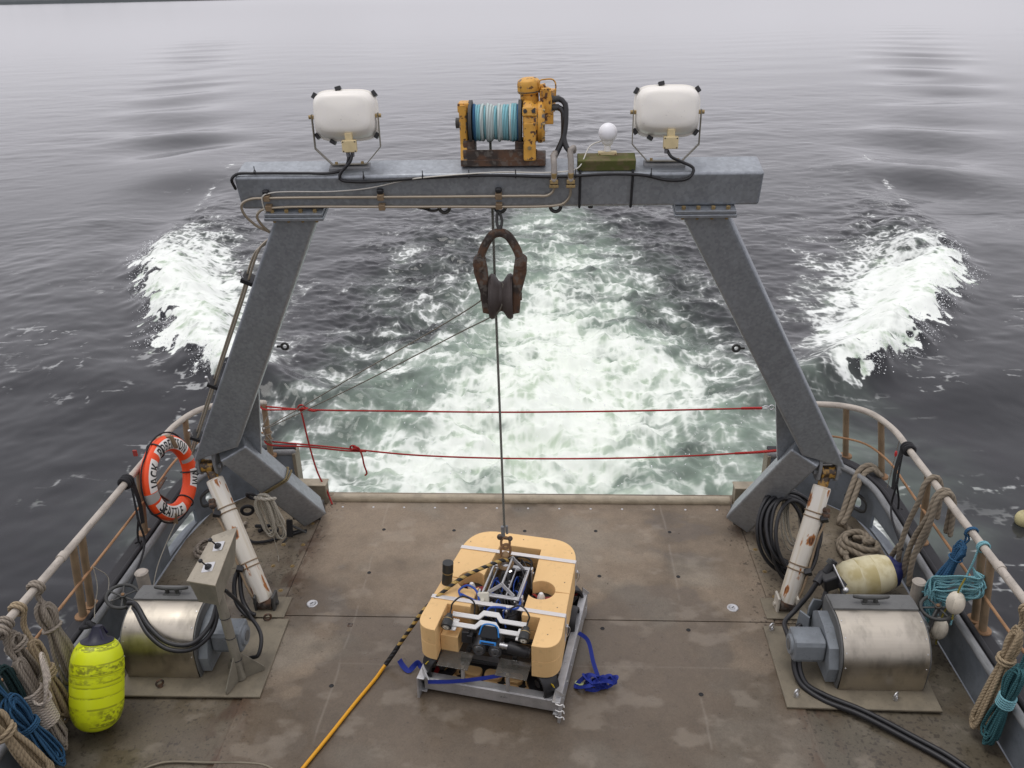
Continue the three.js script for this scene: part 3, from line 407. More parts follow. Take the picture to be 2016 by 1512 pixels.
// ---------- stern gantry ----------
const TH = 15 * RAD, BC = V(0, 3.05, 1.36), cT = Math.cos(TH), sT = Math.sin(TH);
const bl = (x, u, v) => [x, BC.y + u * cT - v * sT, BC.z + u * sT + v * cT];       // beam frame: u up the frame, v toward the bow
const inPlane = (g) => T(g, 0, BC.y, BC.z, TH, 0, 0);
{
  const o = thing('stern_gantry', 'galvanised steel A-frame gantry with a box crossbeam leaning over the work deck', 'gantry');
  part('crossbeam', inPlane(T(box(2.86, 0.2, 0.2, 0, 0, 0, 0, 0, 0, 0.02, 3), -0.11, 0, 0)), MT.galv, o);
  for (const [poly, fx, knee, foot, gus] of [
    [[[-1.365, -0.15], [-1.115, -0.15], [-2.03, -1.98], [-2.39, -2.12]], -1.24, [-2.14, 1.06, 0.80], [-1.795, 0.10, 0.24], [[-1.845, -1.60], [-2.09, -1.98], [-2.10, -2.22], [-1.975, -2.26]]],
    [[[0.90, -0.15], [1.165, -0.15], [2.25, -2.15], [1.93, -2.03]], 1.03, [2.01, 1.06, 0.82], [1.745, 0.10, 0.26], [[1.715, -1.62], [1.845, -2.28], [1.98, -2.22], [1.95, -2.0]]]]) {
    const s = Math.sign(fx);
    const leg = part('leg', inPlane(T(ext(poly, 0.2, 0.022, [], 3), 0, 0, -0.1)), MT.galv, o);
    part('brace', bar(knee, foot, 0.20, 0.215, [0, 1, 0.4], 0.018, 2), MT.galv, o);
    part('gusset', inPlane(T(ext(gus, 0.03, 0.004), 0, 0, -0.13)), MT.galv, o);
    part('flange', inPlane(box(0.325, 0.02, 0.28, fx, -0.1125, 0.01)), MT.galv, o); part('flange', inPlane(box(0.335, 0.02, 0.29, fx, -0.1345, 0.01)), MT.galv, o);
    for (let i = 0; i < 4; i++) { const x = fx - 0.12 + i * 0.08; part('bolt', inPlane(cyl([x, -0.102, 0.125], [x, -0.088, 0.125], 0.012, 0.012, 6)), MT.brass, o); part('nut', inPlane(cyl([x, -0.145, 0.125], [x, -0.165, 0.125], 0.011, 0.009, 6)), MT.brass, o); }
    { const q = poly, top = q[0], tr = q[1], v = 0.098; part('weld_bead', [tube([bl(top[0] + 0.01, -0.152, v), bl((top[0] + tr[0]) / 2, -0.153, v + 0.003), bl(tr[0] - 0.01, -0.152, v)], 0.006, { rad: 5 })], MT.galv, o); }
    const pin = s < 0 ? [-2.315, 0.9, 0.83] : [2.14, 0.9, 0.86];
    for (const d of [-0.062, 0.062]) { const L = part('lug', T(ext([[-0.045, 0.16], [0.045, 0.16], [0.062, 0.04], [0.05, -0.045], [0.02, -0.07], [-0.02, -0.07], [-0.05, -0.045], [-0.06, 0.04]], 0.024, 0.004), pin[0] + d - 0.012, pin[1], pin[2] - 0.01, 0, Math.PI / 2, 0), MT.steelGrey, o); }
    part('pivot_pin', cyl([pin[0] - 0.095, pin[1], pin[2]], [pin[0] + 0.095, pin[1], pin[2]], 0.022, 0.022, 14), MT.steelGrey, o);
    part('hinge_foot', [box(0.10, 0.10, 0.16, foot[0] - s * 0.0, 0.055, foot[2] - 0.10), box(0.2, 0.02, 0.24, foot[0] + s * 0.09, 0.018, foot[2] - 0.14)], MT.ironDark, o);
    const e = s < 0 ? [-1.61, 1.89, 0.93] : [1.424, 1.876, 0.93];
    part('pad_eye', [ring(0.022, 0.009, e[0] - s * 0.025, e[1], e[2]), bar([e[0] + s * 0.03, e[1], e[2]], [e[0] - s * 0.005, e[1], e[2]], 0.016, 0.016)], MT.ironDark, o);
  }
  for (const x of [-0.095, 0.215, -0.41]) { const p = bl(x, -0.132, 0.03); part('pad_eye', [ring(0.029, 0.0105, p[0], p[1], p[2]), box(0.03, 0.03, 0.03, p[0], p[1] + 0.025, p[2])], MT.ironDark, o); }
  part('under_plate', inPlane(box(0.92, 0.02, 0.12, 0.12, -0.108, 0.0)), MT.galv, o);
  part('stud', inPlane(cyl([0.41, -0.115, 0.02], [0.41, -0.145, 0.02], 0.014)), MT.ironDark, o);
}
{ // shackles and lashed line beneath the beam, left of the block
  const p = bl(-0.41, -0.15, 0.03);
  const o = thing('lashed_shackle', 'dark shackle and lashing stretched under the crossbeam', 'shackle');
  part('bow', tube([[p[0] - 0.02, p[1] + 0.02, p[2]], [p[0] - 0.05, p[1] - 0.002, p[2]], [p[0] - 0.10, p[1] + 0.006, p[2]], [p[0] - 0.05, p[1] + 0.028, p[2]]], 0.008, { closed: true }), MT.ironDark, o);
  part('lashing', [tube([[p[0] - 0.09, p[1] + 0.005, p[2]], [p[0] - 0.2, p[1] + 0.03, p[2]], [p[0] - 0.32, p[1] + 0.045, p[2]]], 0.009), tube([[p[0] - 0.1, p[1] + 0.015, p[2] + 0.01], [p[0] - 0.26, p[1] + 0.034, p[2] + 0.01], [p[0] - 0.4, p[1] + 0.05, p[2]]], 0.006)], MT.ropeBlack, o);
}
// hydraulic pipes along the beam and down the leg
const legX = (t, k) => bl(-1.365 - 1.025 * t - 0.03 - k * 0.022, -0.145 - 1.975 * t, 0.045 - k * 0.05);
{
  const pv = 0.122, uA = -0.018, uB = -0.078;
  const A = [bl(0.205, 0.06, pv), bl(0.205, 0.02, pv), bl(0.195, 0.0, pv), bl(0.165, uA, pv), bl(0.12, uA, pv), bl(-0.5, uA, pv), bl(-1.36, uA, pv), bl(-1.47, uA - 0.006, pv), bl(-1.525, uA - 0.04, pv), bl(-1.525, -0.11, pv), bl(-1.48, -0.20, 0.10), bl(-1.42, -0.28, 0.06), legX(0.12, 0), legX(0.3, 0), legX(0.6, 0), legX(0.985, 0)];
  const B = [bl(0.295, 0.06, pv), bl(0.295, 0.0, pv), bl(0.285, -0.035, pv), bl(0.255, -0.066, pv), bl(0.20, uB, pv), bl(-0.5, uB, pv), bl(-1.36, uB, pv), bl(-1.425, uB - 0.015, pv), bl(-1.455, -0.13, pv), bl(-1.445, -0.2, 0.10), bl(-1.42, -0.30, 0.05), legX(0.15, 1), legX(0.3, 1), legX(0.6, 1), legX(0.985, 1)];
  for (const [pts, lab] of [[A, 'upper tan hydraulic pipe running along the crossbeam and down the leg'], [B, 'lower tan hydraulic pipe running along the crossbeam and down the leg']]) {
    const o = thing('hydraulic_pipe', lab, 'pipe', [0, 0, 0], 0, 'hydraulic pipes on the gantry'); part('tube', tube(pts, 0.0078, { seg: 220, rad: 8 }), M({ rgb: [0.46, 0.40, 0.31], roughness: 0.32, metalness: 0.6 }), o);
    const p = pts[0]; part('end_fitting', [box(0.045, 0.022, 0.03, p[0], p[1] + 0.004, p[2]), box(0.05, 0.016, 0.03, p[0], p[1] - 0.02, p[2]), cyl([p[0], p[1], p[2]], [p[0], p[1] + 0.05, p[2] + 0.012], 0.014)], MT.brass, o);
  }
  for (const [x, lab] of [[-1.375, 'brown pipe clamp nearest the crossbeam end'], [-0.742, 'brown pipe clamp midway along the crossbeam'], [-0.095, 'brown pipe clamp above the hanging block']]) { const o = thing('pipe_clamp', lab, 'pipe clamp', [0, 0, 0], 0, 'pipe clamps on the crossbeam'); part('jaw', inPlane(box(0.036, 0.034, 0.034, x, uA, pv - 0.004)), MT.railPost, o); part('jaw', inPlane(box(0.036, 0.034, 0.034, x, uB, pv - 0.004)), MT.railPost, o); part('pad', inPlane(box(0.036, 0.028, 0.03, x, 0.014, pv - 0.008, 0, 0, 0, 0.01)), MT.black, o); }
  for (const [t, lab] of [[0.235, 'black clamp high on the gantry leg pipes'], [0.655, 'black clamp halfway down the gantry leg pipes'], [0.905, 'black clamp low on the gantry leg pipes']]) { const o = thing('leg_clamp', lab, 'pipe clamp', [0, 0, 0], 0, 'pipe clamps on the gantry leg'); const p = legX(t, 0.5); part('block', box(0.075, 0.032, 0.09, p[0], p[1], p[2], TH, 0, -0.48), MT.black, o); part('wing_bolt', [cyl([p[0] - 0.03, p[1] + 0.05, p[2] + 0.03], [p[0] - 0.02, p[1] + 0.01, p[2] + 0.03], 0.007), ball(0.011, p[0] - 0.034, p[1] + 0.055, p[2] + 0.03)], MT.steelBright, o); }
}
// cables
single('lamp_cable', 'black cable from the twin-gland floodlight along to the crossbeam end', 'cable', tube([[-0.895, 3.235, 1.47], [-0.90, 3.20, 1.475], bl(-0.93, 0.125, 0.07), bl(-1.0, 0.112, 0.09), bl(-1.15, 0.112, 0.09), bl(-1.42, 0.112, 0.085), bl(-1.52, 0.110, 0.09), bl(-1.548, 0.09, 0.105), bl(-1.552, 0.02, 0.08)], 0.0085), MT.hose);
single('lamp_cable', 'long black cable along the crossbeam joining both floodlights', 'cable', tube([[-0.875, 3.235, 1.475], [-0.885, 3.20, 1.485], bl(-0.945, 0.115, 0.105), bl(-0.95, 0.085, 0.112), bl(-0.87, 0.070, 0.112), bl(-0.7, 0.075, 0.112), bl(-0.45, 0.092, 0.112), bl(-0.1, 0.10, 0.112), bl(0.2, 0.088, 0.112), bl(0.5, 0.10, 0.112), bl(0.68, 0.092, 0.112), bl(0.82, 0.062, 0.114), bl(0.92, 0.075, 0.114), bl(0.945, 0.115, 0.09), bl(0.88, 0.15, 0.08), bl(0.82, 0.185, 0.09), [0.80, 3.235, 1.47]], 0.0085), MT.hose);
single('signal_cable', 'thin white cable curving along the crossbeam front to the globe aerial', 'cable', tube([bl(-1.40, -0.12, 0.13), bl(-1.39, 0.0, 0.135), bl(-1.34, 0.012, 0.118), bl(-1.0, 0.012, 0.108), bl(-0.8, 0.03, 0.108), bl(-0.6, 0.075, 0.11), bl(-0.5, 0.096, 0.124), bl(-0.1, 0.115, 0.108), bl(0.2, 0.112, 0.108), bl(0.33, 0.13, 0.10), [0.40, 3.25, 1.40], [0.47, 3.275, 1.38]], 0.0038, { rad: 6 }), plain([0.6, 0.58, 0.52], 0.5));
for (const [x, lab] of [[0.345, 'black tie strap round the crossbeam at the pipe-end side of the timber'], [0.625, 'black tie strap round the crossbeam at the floodlight side of the timber']]) { const pts = roundRect(0.213, 0.213, 0.022, 4).map(([u, v]) => bl(x, u, v)); single('tie_strap', lab, 'strap', tube(pts, 0.0065, { closed: true, rad: 6 }), MT.blackMatte); }
{ const xs = [[-1.42, 'near the crossbeam end above the pipe bends'], [-0.82, 'beside the floodlight with two cables'], [-0.5, 'where the white cable joins the black one'], [-0.25, 'below the winch side plate'], [0.0, 'below the winch drum end'], [0.32, 'at the timber block edge by the wrapped hoses'], [0.72, 'below the floodlight next to the timber block']]; for (const [x, where] of xs) { const p = bl(x, x === -1.42 ? 0.118 : 0.098, x === -1.42 ? 0.085 : 0.116); single('cable_tie', 'small black cable tie ' + where, 'cable tie', [ring(0.0115, 0.003, p[0], p[1], p[2], 0, Math.PI / 2, 0, 12, 5), box(0.005, 0.026, 0.004, p[0], p[1] + 0.02, p[2])], MT.black, 'cable ties on the crossbeam'); } }

// floodlights
function floodlight(x, label, glands, tilt) {
  const b = bl(x, 0.1, 0.0), o = thing('floodlight', label, 'floodlight', [b[0], b[1] - 0.012, b[2]], tilt, 'floodlights on the crossbeam'); o.scale.setScalar(0.94);
  part('base_plate', box(0.235, 0.05, 0.09, 0, 0.0, 0, TH * 0.6, 0, 0), MT.steelGrey, o);
  const w = 0.04, yk = [[-0.10, 0.03], [0.10, 0.03], [0.19, 0.125], [0.19, 0.315], [0.185, 0.315], [0.185, 0.127], [0.098, 0.035], [-0.098, 0.035], [-0.185, 0.127], [-0.185, 0.315], [-0.19, 0.315], [-0.19, 0.125]];
  const y = part('yoke', T(ext(yk, w, 0.001), 0, 0, -w / 2), MT.pedestal, o);
  for (const s of [-1, 1]) { part('pivot_bolt', [cyl([s * 0.17, 0.30, 0], [s * 0.205, 0.30, 0], 0.011, 0.011, 8), box(0.03, 0.02, 0.035, s * 0.172, 0.30, 0)], MT.brass, o); part('base_bolt', [cyl([s * 0.075, 0.034, 0.005], [s * 0.075, 0.048, 0.005], 0.009, 0.009, 6)], MT.brass, o); }
  const R = [[0.148, 0.098, 0.085], [0.152, 0.102, 0.08], [0.168, 0.120, 0.05], [0.174, 0.128, 0.0], [0.176, 0.132, -0.05], [0.186, 0.143, -0.055], [0.186, 0.143, -0.085], [0.172, 0.128, -0.09]].map(([a, c, z]) => superE(a, c, 4.2, z, 44, 0, 0.31));
  R.unshift(superE(0.128, 0.080, 4, 0.094, 44, 0, 0.312));
  const tl = (g) => T(T(g, 0, -0.30, 0), 0, 0.30, 0, -0.21, 0, 0);
  part('housing', tl(loft(R)), MT.lampWhite, o);
  part('lens', tl(loft([superE(0.162, 0.118, 4.2, -0.0912, 40, 0, 0.31), superE(0.162, 0.118, 4.2, -0.099, 40, 0, 0.31)])), plain([0.45, 0.47, 0.48], 0.08), o);
  for (const a of [38, 92, 146, 214, 258, 322]) { const c = Math.cos(a * RAD), s = Math.sin(a * RAD), px = 0.19 * Math.sign(c) * Math.pow(Math.abs(c), 0.5), py = 0.148 * Math.sign(s) * Math.pow(Math.abs(s), 0.5); part('clip', tl(box(0.034, 0.022, 0.05, px, 0.31 + py, -0.062, 0, 0, Math.atan2(py, px) + Math.PI / 2, 0.003)), MT.black, o); }
  const jx = 0.022; const j = part('junction_box', box(0.082, 0.066, 0.045, jx, 0.150, 0.095, 0, 0, 0, 0.005), MT.cream, o);
  part('neck', box(0.042, 0.05, 0.04, jx, 0.198, 0.085), MT.cream, o);
  for (const [sx, sy] of [[-1, -1], [1, -1], [-1, 1], [1, 1]]) part('screw', cyl([jx + sx * 0.033, 0.15 + sy * 0.026, 0.117], [jx + sx * 0.033, 0.15 + sy * 0.026, 0.1195], 0.004, 0.004, 6), MT.black, j);
  for (const gx of glands) part('gland', cyl([jx + gx, 0.118, 0.095], [jx + gx, 0.09, 0.095], 0.0115, 0.010, 8), plain([0.16, 0.16, 0.17], 0.5), j);
}
floodlight(-0.915, 'white floodlight whose junction box has two cables below it', [-0.013, 0.013], 0.10);
floodlight(0.80, 'white floodlight beside the timber block and globe aerial', [-0.022], -0.06);

// winch on the crossbeam
{
  const cx = -0.065, ay = 3.365, z = 1.32, o = thing('gantry_winch', 'yellow hydraulic winch with turquoise rope on top of the crossbeam', 'winch');
  const yb = 3.165;
  part('base', [box(0.46, 0.035, 0.20, cx - 0.005, yb + 0.01, z, TH * 0.3), box(0.06, 0.12, 0.16, cx - 0.19, yb + 0.06, z), box(0.08, 0.10, 0.16, cx + 0.10, yb + 0.06, z), box(0.40, 0.055, 0.012, cx - 0.02, yb + 0.045, z + 0.09)], MT.rust, o);
  part('side_plate', T(ext([[-0.10, 0.0], [0.10, 0.0], [0.075, 0.09], [0.085, 0.19], [0.09, 0.29], [-0.09, 0.29], [-0.085, 0.19], [-0.075, 0.09]], 0.04, 0.006), cx - 0.235, yb + 0.01, z, 0, Math.PI / 2, 0), MT.winchYellow, o);
  part('side_cap', box(0.062, 0.05, 0.13, cx - 0.213, yb + 0.285, z, 0, 0, 0, 0.008), MT.winchYellow, o);
  part('bearing', cyl([cx - 0.262, ay, z], [cx - 0.23, ay, z], 0.028, 0.028, 12), MT.ironDark, o);
  for (const x of [cx - 0.178, cx + 0.088]) part('drum_flange', cyl([x - 0.008, ay, z], [x + 0.008, ay, z], 0.118, 0.118, 36), MT.ironDark, o);
  part('drum', cyl([cx - 0.17, ay, z], [cx + 0.08, ay, z], 0.066, 0.066, 24), MT.ironDark, o);
  const rm = [MT.ropeTurq, MT.ropeMint, MT.ropeBlue]; const seq = [2, 0, 0, 1, 0, 1, 1, 1, 0, 1, 1, 0, 0, 1, 0, 0, 2];
  const gs = [[], [], []]; const jit = (i) => 0.006 * (hsh(i, 21) - 0.5); seq.forEach((c, i) => { const x = cx - 0.163 + i * 0.0152 + jit(i), r = 0.077 + 0.015 * hsh(i, 3); gs[c].push(nz(new THREE.TorusGeometry(r, 0.0105, 8, 40)).rotateY(Math.PI / 2 + 0.10 * (hsh(i, 40) - 0.4)).translate(x, ay + 0.002 * (hsh(i, 9) - 0.5), z)); });
  gs.forEach((g, i) => part('rope_layer', g, rm[i], o));
  // gearbox and motor
  part('gearbox', T(lathe([[0, 0], [0.108, 0], [0.115, 0.008], [0.115, 0.045], [0.105, 0.055], [0.100, 0.075], [0.108, 0.08], [0.108, 0.10], [0.09, 0.115], [0, 0.115]], 36), cx + 0.105, ay, z, 0, 0, -Math.PI / 2), MT.winchYellow, o);
  for (let i = 0; i < 8; i++) { const a = i / 8 * Math.PI * 2; part('bolt', cyl([cx + 0.205, ay + 0.095 * Math.cos(a), z + 0.095 * Math.sin(a)], [cx + 0.222, ay + 0.095 * Math.cos(a), z + 0.095 * Math.sin(a)], 0.009, 0.009, 6), MT.brass, o); }
  part('front_plate', [box(0.066, 0.20, 0.03, cx + 0.140, yb + 0.115, z + 0.108, 0, 0, 0, 0.01), box(0.075, 0.05, 0.06, cx + 0.140, yb + 0.262, z + 0.085, -0.25, 0, 0, 0.008)], MT.winchYellow, o);
  part('bolt', cyl([cx + 0.14, yb + 0.085, z + 0.12], [cx + 0.14, yb + 0.085, z + 0.136], 0.011, 0.011, 6), MT.brass, o);
  for (const dx of [-0.022, 0.022]) part('bolt', cyl([cx + 0.140 + dx, yb + 0.270, z + 0.11], [cx + 0.140 + dx, yb + 0.273, z + 0.124], 0.011, 0.011, 8), MT.black, o);
  part('motor', aim(lathe([[0, 0], [0.050, 0], [0.050, 0.085], [0.060, 0.09], [0.062, 0.10], [0.062, 0.135], [0.057, 0.152], [0.042, 0.162], [0, 0.165]], 30), [cx + 0.142, ay + 0.06, z - 0.05], [-0.06, 1, 0.10]), MT.winchYellow, o); part('motor_seam', aim(nz(new THREE.TorusGeometry(0.0615, 0.0028, 5, 30)).rotateX(Math.PI / 2), [cx + 0.137, ay + 0.158, z - 0.04], [-0.06, 1, 0.10]), MT.ironDark, o);
  part('valve_block', [box(0.066, 0.12, 0.10, cx + 0.236, ay + 0.105, z - 0.03, 0, -0.25, -0.03, 0.006), box(0.05, 0.05, 0.09, cx + 0.222, ay + 0.150, z - 0.02, 0, 0.2, 0.05, 0.006), box(0.05, 0.06, 0.08, cx + 0.242, ay + 0.02, z - 0.02), cyl([cx + 0.19, ay + 0.175, z - 0.03], [cx + 0.225, ay + 0.18, z - 0.03], 0.016)], MT.winchYellow, o);
  part('guard_wire', tube([[cx + 0.19, ay + 0.175, z], [cx + 0.195, ay + 0.212, z], [cx + 0.215, ay + 0.216, z], [cx + 0.262, ay + 0.216, z], [cx + 0.276, ay + 0.20, z], [cx + 0.276, ay + 0.12, z]], 0.0045, { rad: 6 }), MT.winchYellow, o);
  part('port_fitting', [cyl([cx + 0.26, ay + 0.115, z], [cx + 0.30, ay + 0.12, z], 0.017), cyl([cx + 0.26, ay + 0.075, z], [cx + 0.296, ay + 0.075, z], 0.017)], MT.ironDark, o);
  const hx = cx + 0.30;
  for (const [pts, e, lab] of [[[[hx - 0.01, ay + 0.12, z], [hx + 0.025, ay + 0.10, z + 0.01], [hx + 0.032, ay + 0.03, z + 0.03], [hx + 0.02, ay - 0.07, z + 0.06], [hx - 0.025, ay - 0.165, z + 0.10]], 0.205, 'black winch hose ending in the grey wrapped elbow nearer the winch'], [[[hx - 0.01, ay + 0.075, z], [hx + 0.016, ay + 0.06, z + 0.02], [hx + 0.022, ay, z + 0.03], [hx + 0.025, ay - 0.09, z + 0.07], [hx + 0.05, ay - 0.135, z + 0.10], [hx + 0.075, ay - 0.135, z + 0.11]], 0.295, 'black winch hose ending in the grey wrapped elbow nearer the timber block']]) {
    const q = thing('winch_hose', lab, 'hose', [0, 0, 0], 0, 'hoses of the crossbeam winch'); part('hose', tube(pts, 0.0155), MT.hose, q);
    const L = pts[pts.length - 1], E = bl(e, 0.075, 0.122); part('wrapped_end', tube([L, [mix(L[0], E[0], 0.3), L[1] + 0.022, L[2] + 0.02], [E[0] - 0.004, L[1] + 0.005, E[2] - 0.035], [E[0], E[1] + 0.09, E[2] - 0.012], E], 0.0165, { rad: 9 }), MT.greyWrap, q);
  }
}
{ // timber block with globe aerial
  const tWood = texture(256, 256, (u, v) => { const g = fbm(u * 3, v * 30, 4, 3, 30), m = fbm(u * 9, v * 9, 4, 9, 9); let c = mix3([0.09, 0.075, 0.03], [0.17, 0.14, 0.065], g); c = mix3(c, [0.085, 0.10, 0.02], ss(0.45, 0.62, m) * 0.8); return c; });
  const b = bl(0.48, 0.1, 0.045);
  single('timber_block', 'mossy green-brown timber block strapped on the crossbeam', 'timber', [inPlane(box(0.31, 0.06, 0.10, 0.485, 0.131, 0.03, 0, 0, 0, 0.006))], M({ map: tWood, roughness: 0.9 }, 0.3));
  const o = thing('globe_aerial', 'white ball-shaped aerial on a cream bracket above the timber block', 'aerial'), x = 0.492, y0 = 3.215, z = 1.385;
  part('globe', ball(0.0505, x, 3.315, z, 1, 1, 1, 32), plain([0.86, 0.86, 0.88], 0.35), o);
  part('neck', lathe([[0.018, 0], [0.018, 0.03], [0.028, 0.04], [0.032, 0.062], [0, 0.062]], 20).translate(x, y0 + 0.004, z), MT.whitePlastic, o);
  part('stem', cyl([x, y0 - 0.02, z], [x, y0 + 0.02, z], 0.013), MT.cream, o);
  part('bracket', [box(0.10, 0.022, 0.05, x, y0 - 0.008, z), box(0.10, 0.012, 0.06, x, y0 - 0.022, z)], MT.cream, o);
  for (const d of [-0.042, 0.042]) part('screw', cyl([x + d, y0 - 0.01, z + 0.024], [x + d, y0 - 0.01, z + 0.0275], 0.005, 0.005, 8), MT.rustOrange, o);
}
{ // snatch block
  const x = -0.098, z = 1.43, o = thing('snatch_block', 'rusty open snatch block hanging from the crossbeam', 'block');
  part('shackle', [tube([[x - 0.005, 2.90, z - 0.03], [x - 0.015, 2.85, z - 0.02], [x, 2.80, z - 0.005], [x + 0.014, 2.85, z - 0.02]], 0.0085, { closed: true }), box(0.022, 0.06, 0.022, x, 2.80, z)], MT.ironDark, o);
  const bow = [[-0.112, 2.62], [-0.105, 2.665], [-0.075, 2.73], [-0.04, 2.775], [0, 2.788], [0.04, 2.775], [0.075, 2.73], [0.105, 2.665], [0.112, 2.62]].map(([a, y]) => [x + a, y, z]);
  part('bow', [tube(bow, 0.025, { rad: 10, seg: 40 })], MT.rust, o);
  for (const s of [-1, 1]) {
    part('pivot', cyl([x + s * 0.118, 2.62, z - 0.04], [x + s * 0.118, 2.62, z + 0.060], 0.036, 0.034, 20), MT.rust, o); part('pivot_bolt', cyl([x + s * 0.118, 2.62, z + 0.058], [x + s * 0.118, 2.62, z + 0.070], 0.015, 0.015, 8), MT.rust, o);
    const ch = [[0.085, 2.64], [0.152, 2.635], [0.15, 2.56], [0.118, 2.44], [0.107, 2.32], [0.062, 2.31], [0.066, 2.42], [0.068, 2.50], [0.075, 2.58]].map(([a, y]) => [s * a, y]);
    part('cheek', T(ext(s > 0 ? ch : ch.reverse(), 0.075, 0.012, [], 2), x, 0, z - 0.0375), MT.rust, o);
  }
  part('sheave', T(lathe([[0, -0.068], [0.125, -0.068], [0.134, -0.055], [0.128, -0.038], [0.09, -0.012], [0.086, 0], [0.09, 0.012], [0.128, 0.038], [0.134, 0.055], [0.125, 0.068], [0, 0.068]], 40), x, 2.405, z - 0.02, 0, 0, Math.PI / 2), paint([0.075, 0.06, 0.055], 0.6), o);
  part('axle', cyl([x - 0.12, 2.405, z - 0.02], [x + 0.12, 2.405, z - 0.02], 0.024), MT.rust, o);
}
single('tag_line', 'thin grey line reeved through the hanging block down to the stern rail', 'rope', tube([[-2.16, 0.80, 0.05], [-2.10, 0.855, 0.14], [-1.2, 1.555, 0.66], [-0.225, 2.36, 1.36], [-0.11, 2.47, 1.40], [-0.086, 2.50, 1.44], [-0.084, 2.44, 1.485], [-0.10, 2.355, 1.495], [-0.16, 2.30, 1.47], [-0.30, 2.20, 1.39], [-1.2, 1.50, 0.74], [-2.10, 0.85, 0.16], [-2.17, 0.78, 0.05]], 0.0042, { seg: 150, rad: 5 }), ropeM([0.30, 0.27, 0.22]));
// ---------- lifting wire, chain, underwater vehicle ----------
single('lifting_wire', 'taut grey lifting wire from the crossbeam winch down to the vehicle', 'wire', tube([[-0.15, 3.27, 1.215], [-0.147, 2.9, 1.245], [-0.138, 2.3, 1.32], [-0.124, 1.5, 1.40], [-0.112, 0.84, 1.475]], 0.0075, { seg: 60, rad: 8, pitch: 0.06 }), MT.wire);
{ const o = thing('wire_terminal', 'grey swaged wire end with rusty shackle and chain links above the vehicle', 'shackle'), X = -0.110, Z = 1.482;
  part('ferrule', [cyl([X - 0.012, 0.845, Z], [X - 0.010, 0.775, Z + 0.004], 0.0135, 0.0135, 12), cyl([X + 0.014, 0.85, Z], [X + 0.016, 0.79, Z], 0.009)], MT.steelGrey, o);
  part('shackle_pin', [cyl([X - 0.04, 0.765, Z + 0.005], [X + 0.045, 0.755, Z + 0.01], 0.013, 0.011, 10), ball(0.02, X - 0.032, 0.765, Z + 0.005), ball(0.017, X + 0.036, 0.757, Z + 0.01)], MT.rust, o);
  const link = (y, ry, h, w, r) => tube(Array.from({ length: 14 }, (_, i) => { const t = i / 14 * 2 * Math.PI; return [X + 0.004 + w * Math.cos(t) * Math.cos(ry), y + h * Math.sign(Math.sin(t)) * Math.pow(Math.abs(Math.sin(t)), 0.8), Z + 0.01 - w * Math.cos(t) * Math.sin(ry)]; }), r, { closed: true, seg: 30 });
  part('link', link(0.722, 0.1, 0.045, 0.028, 0.0085), MT.rustOrange, o); part('link', link(0.660, 0.3, 0.05, 0.033, 0.009), MT.rustOrange, o);
  part('hook', [tube([[X, 0.63, Z + 0.01], [X - 0.005, 0.60, Z + 0.012], [X - 0.035, 0.575, Z + 0.018], [X - 0.04, 0.54, Z + 0.022], [X - 0.005, 0.52, Z + 0.022], [X + 0.035, 0.535, Z + 0.02], [X + 0.045, 0.565, Z + 0.018]], 0.0145), ball(0.026, X, 0.625, Z + 0.01)], M({ rgb: [0.36, 0.24, 0.13], roughness: 0.8 }), o);
}
const RV = { pos: [-0.119, 0, 1.737], rot: -11.5 * RAD };
const rvW = (x, y, z) => { const c = Math.cos(RV.rot), s = Math.sin(RV.rot); return [RV.pos[0] + x * c + z * s, y, RV.pos[2] - x * s + z * c]; };
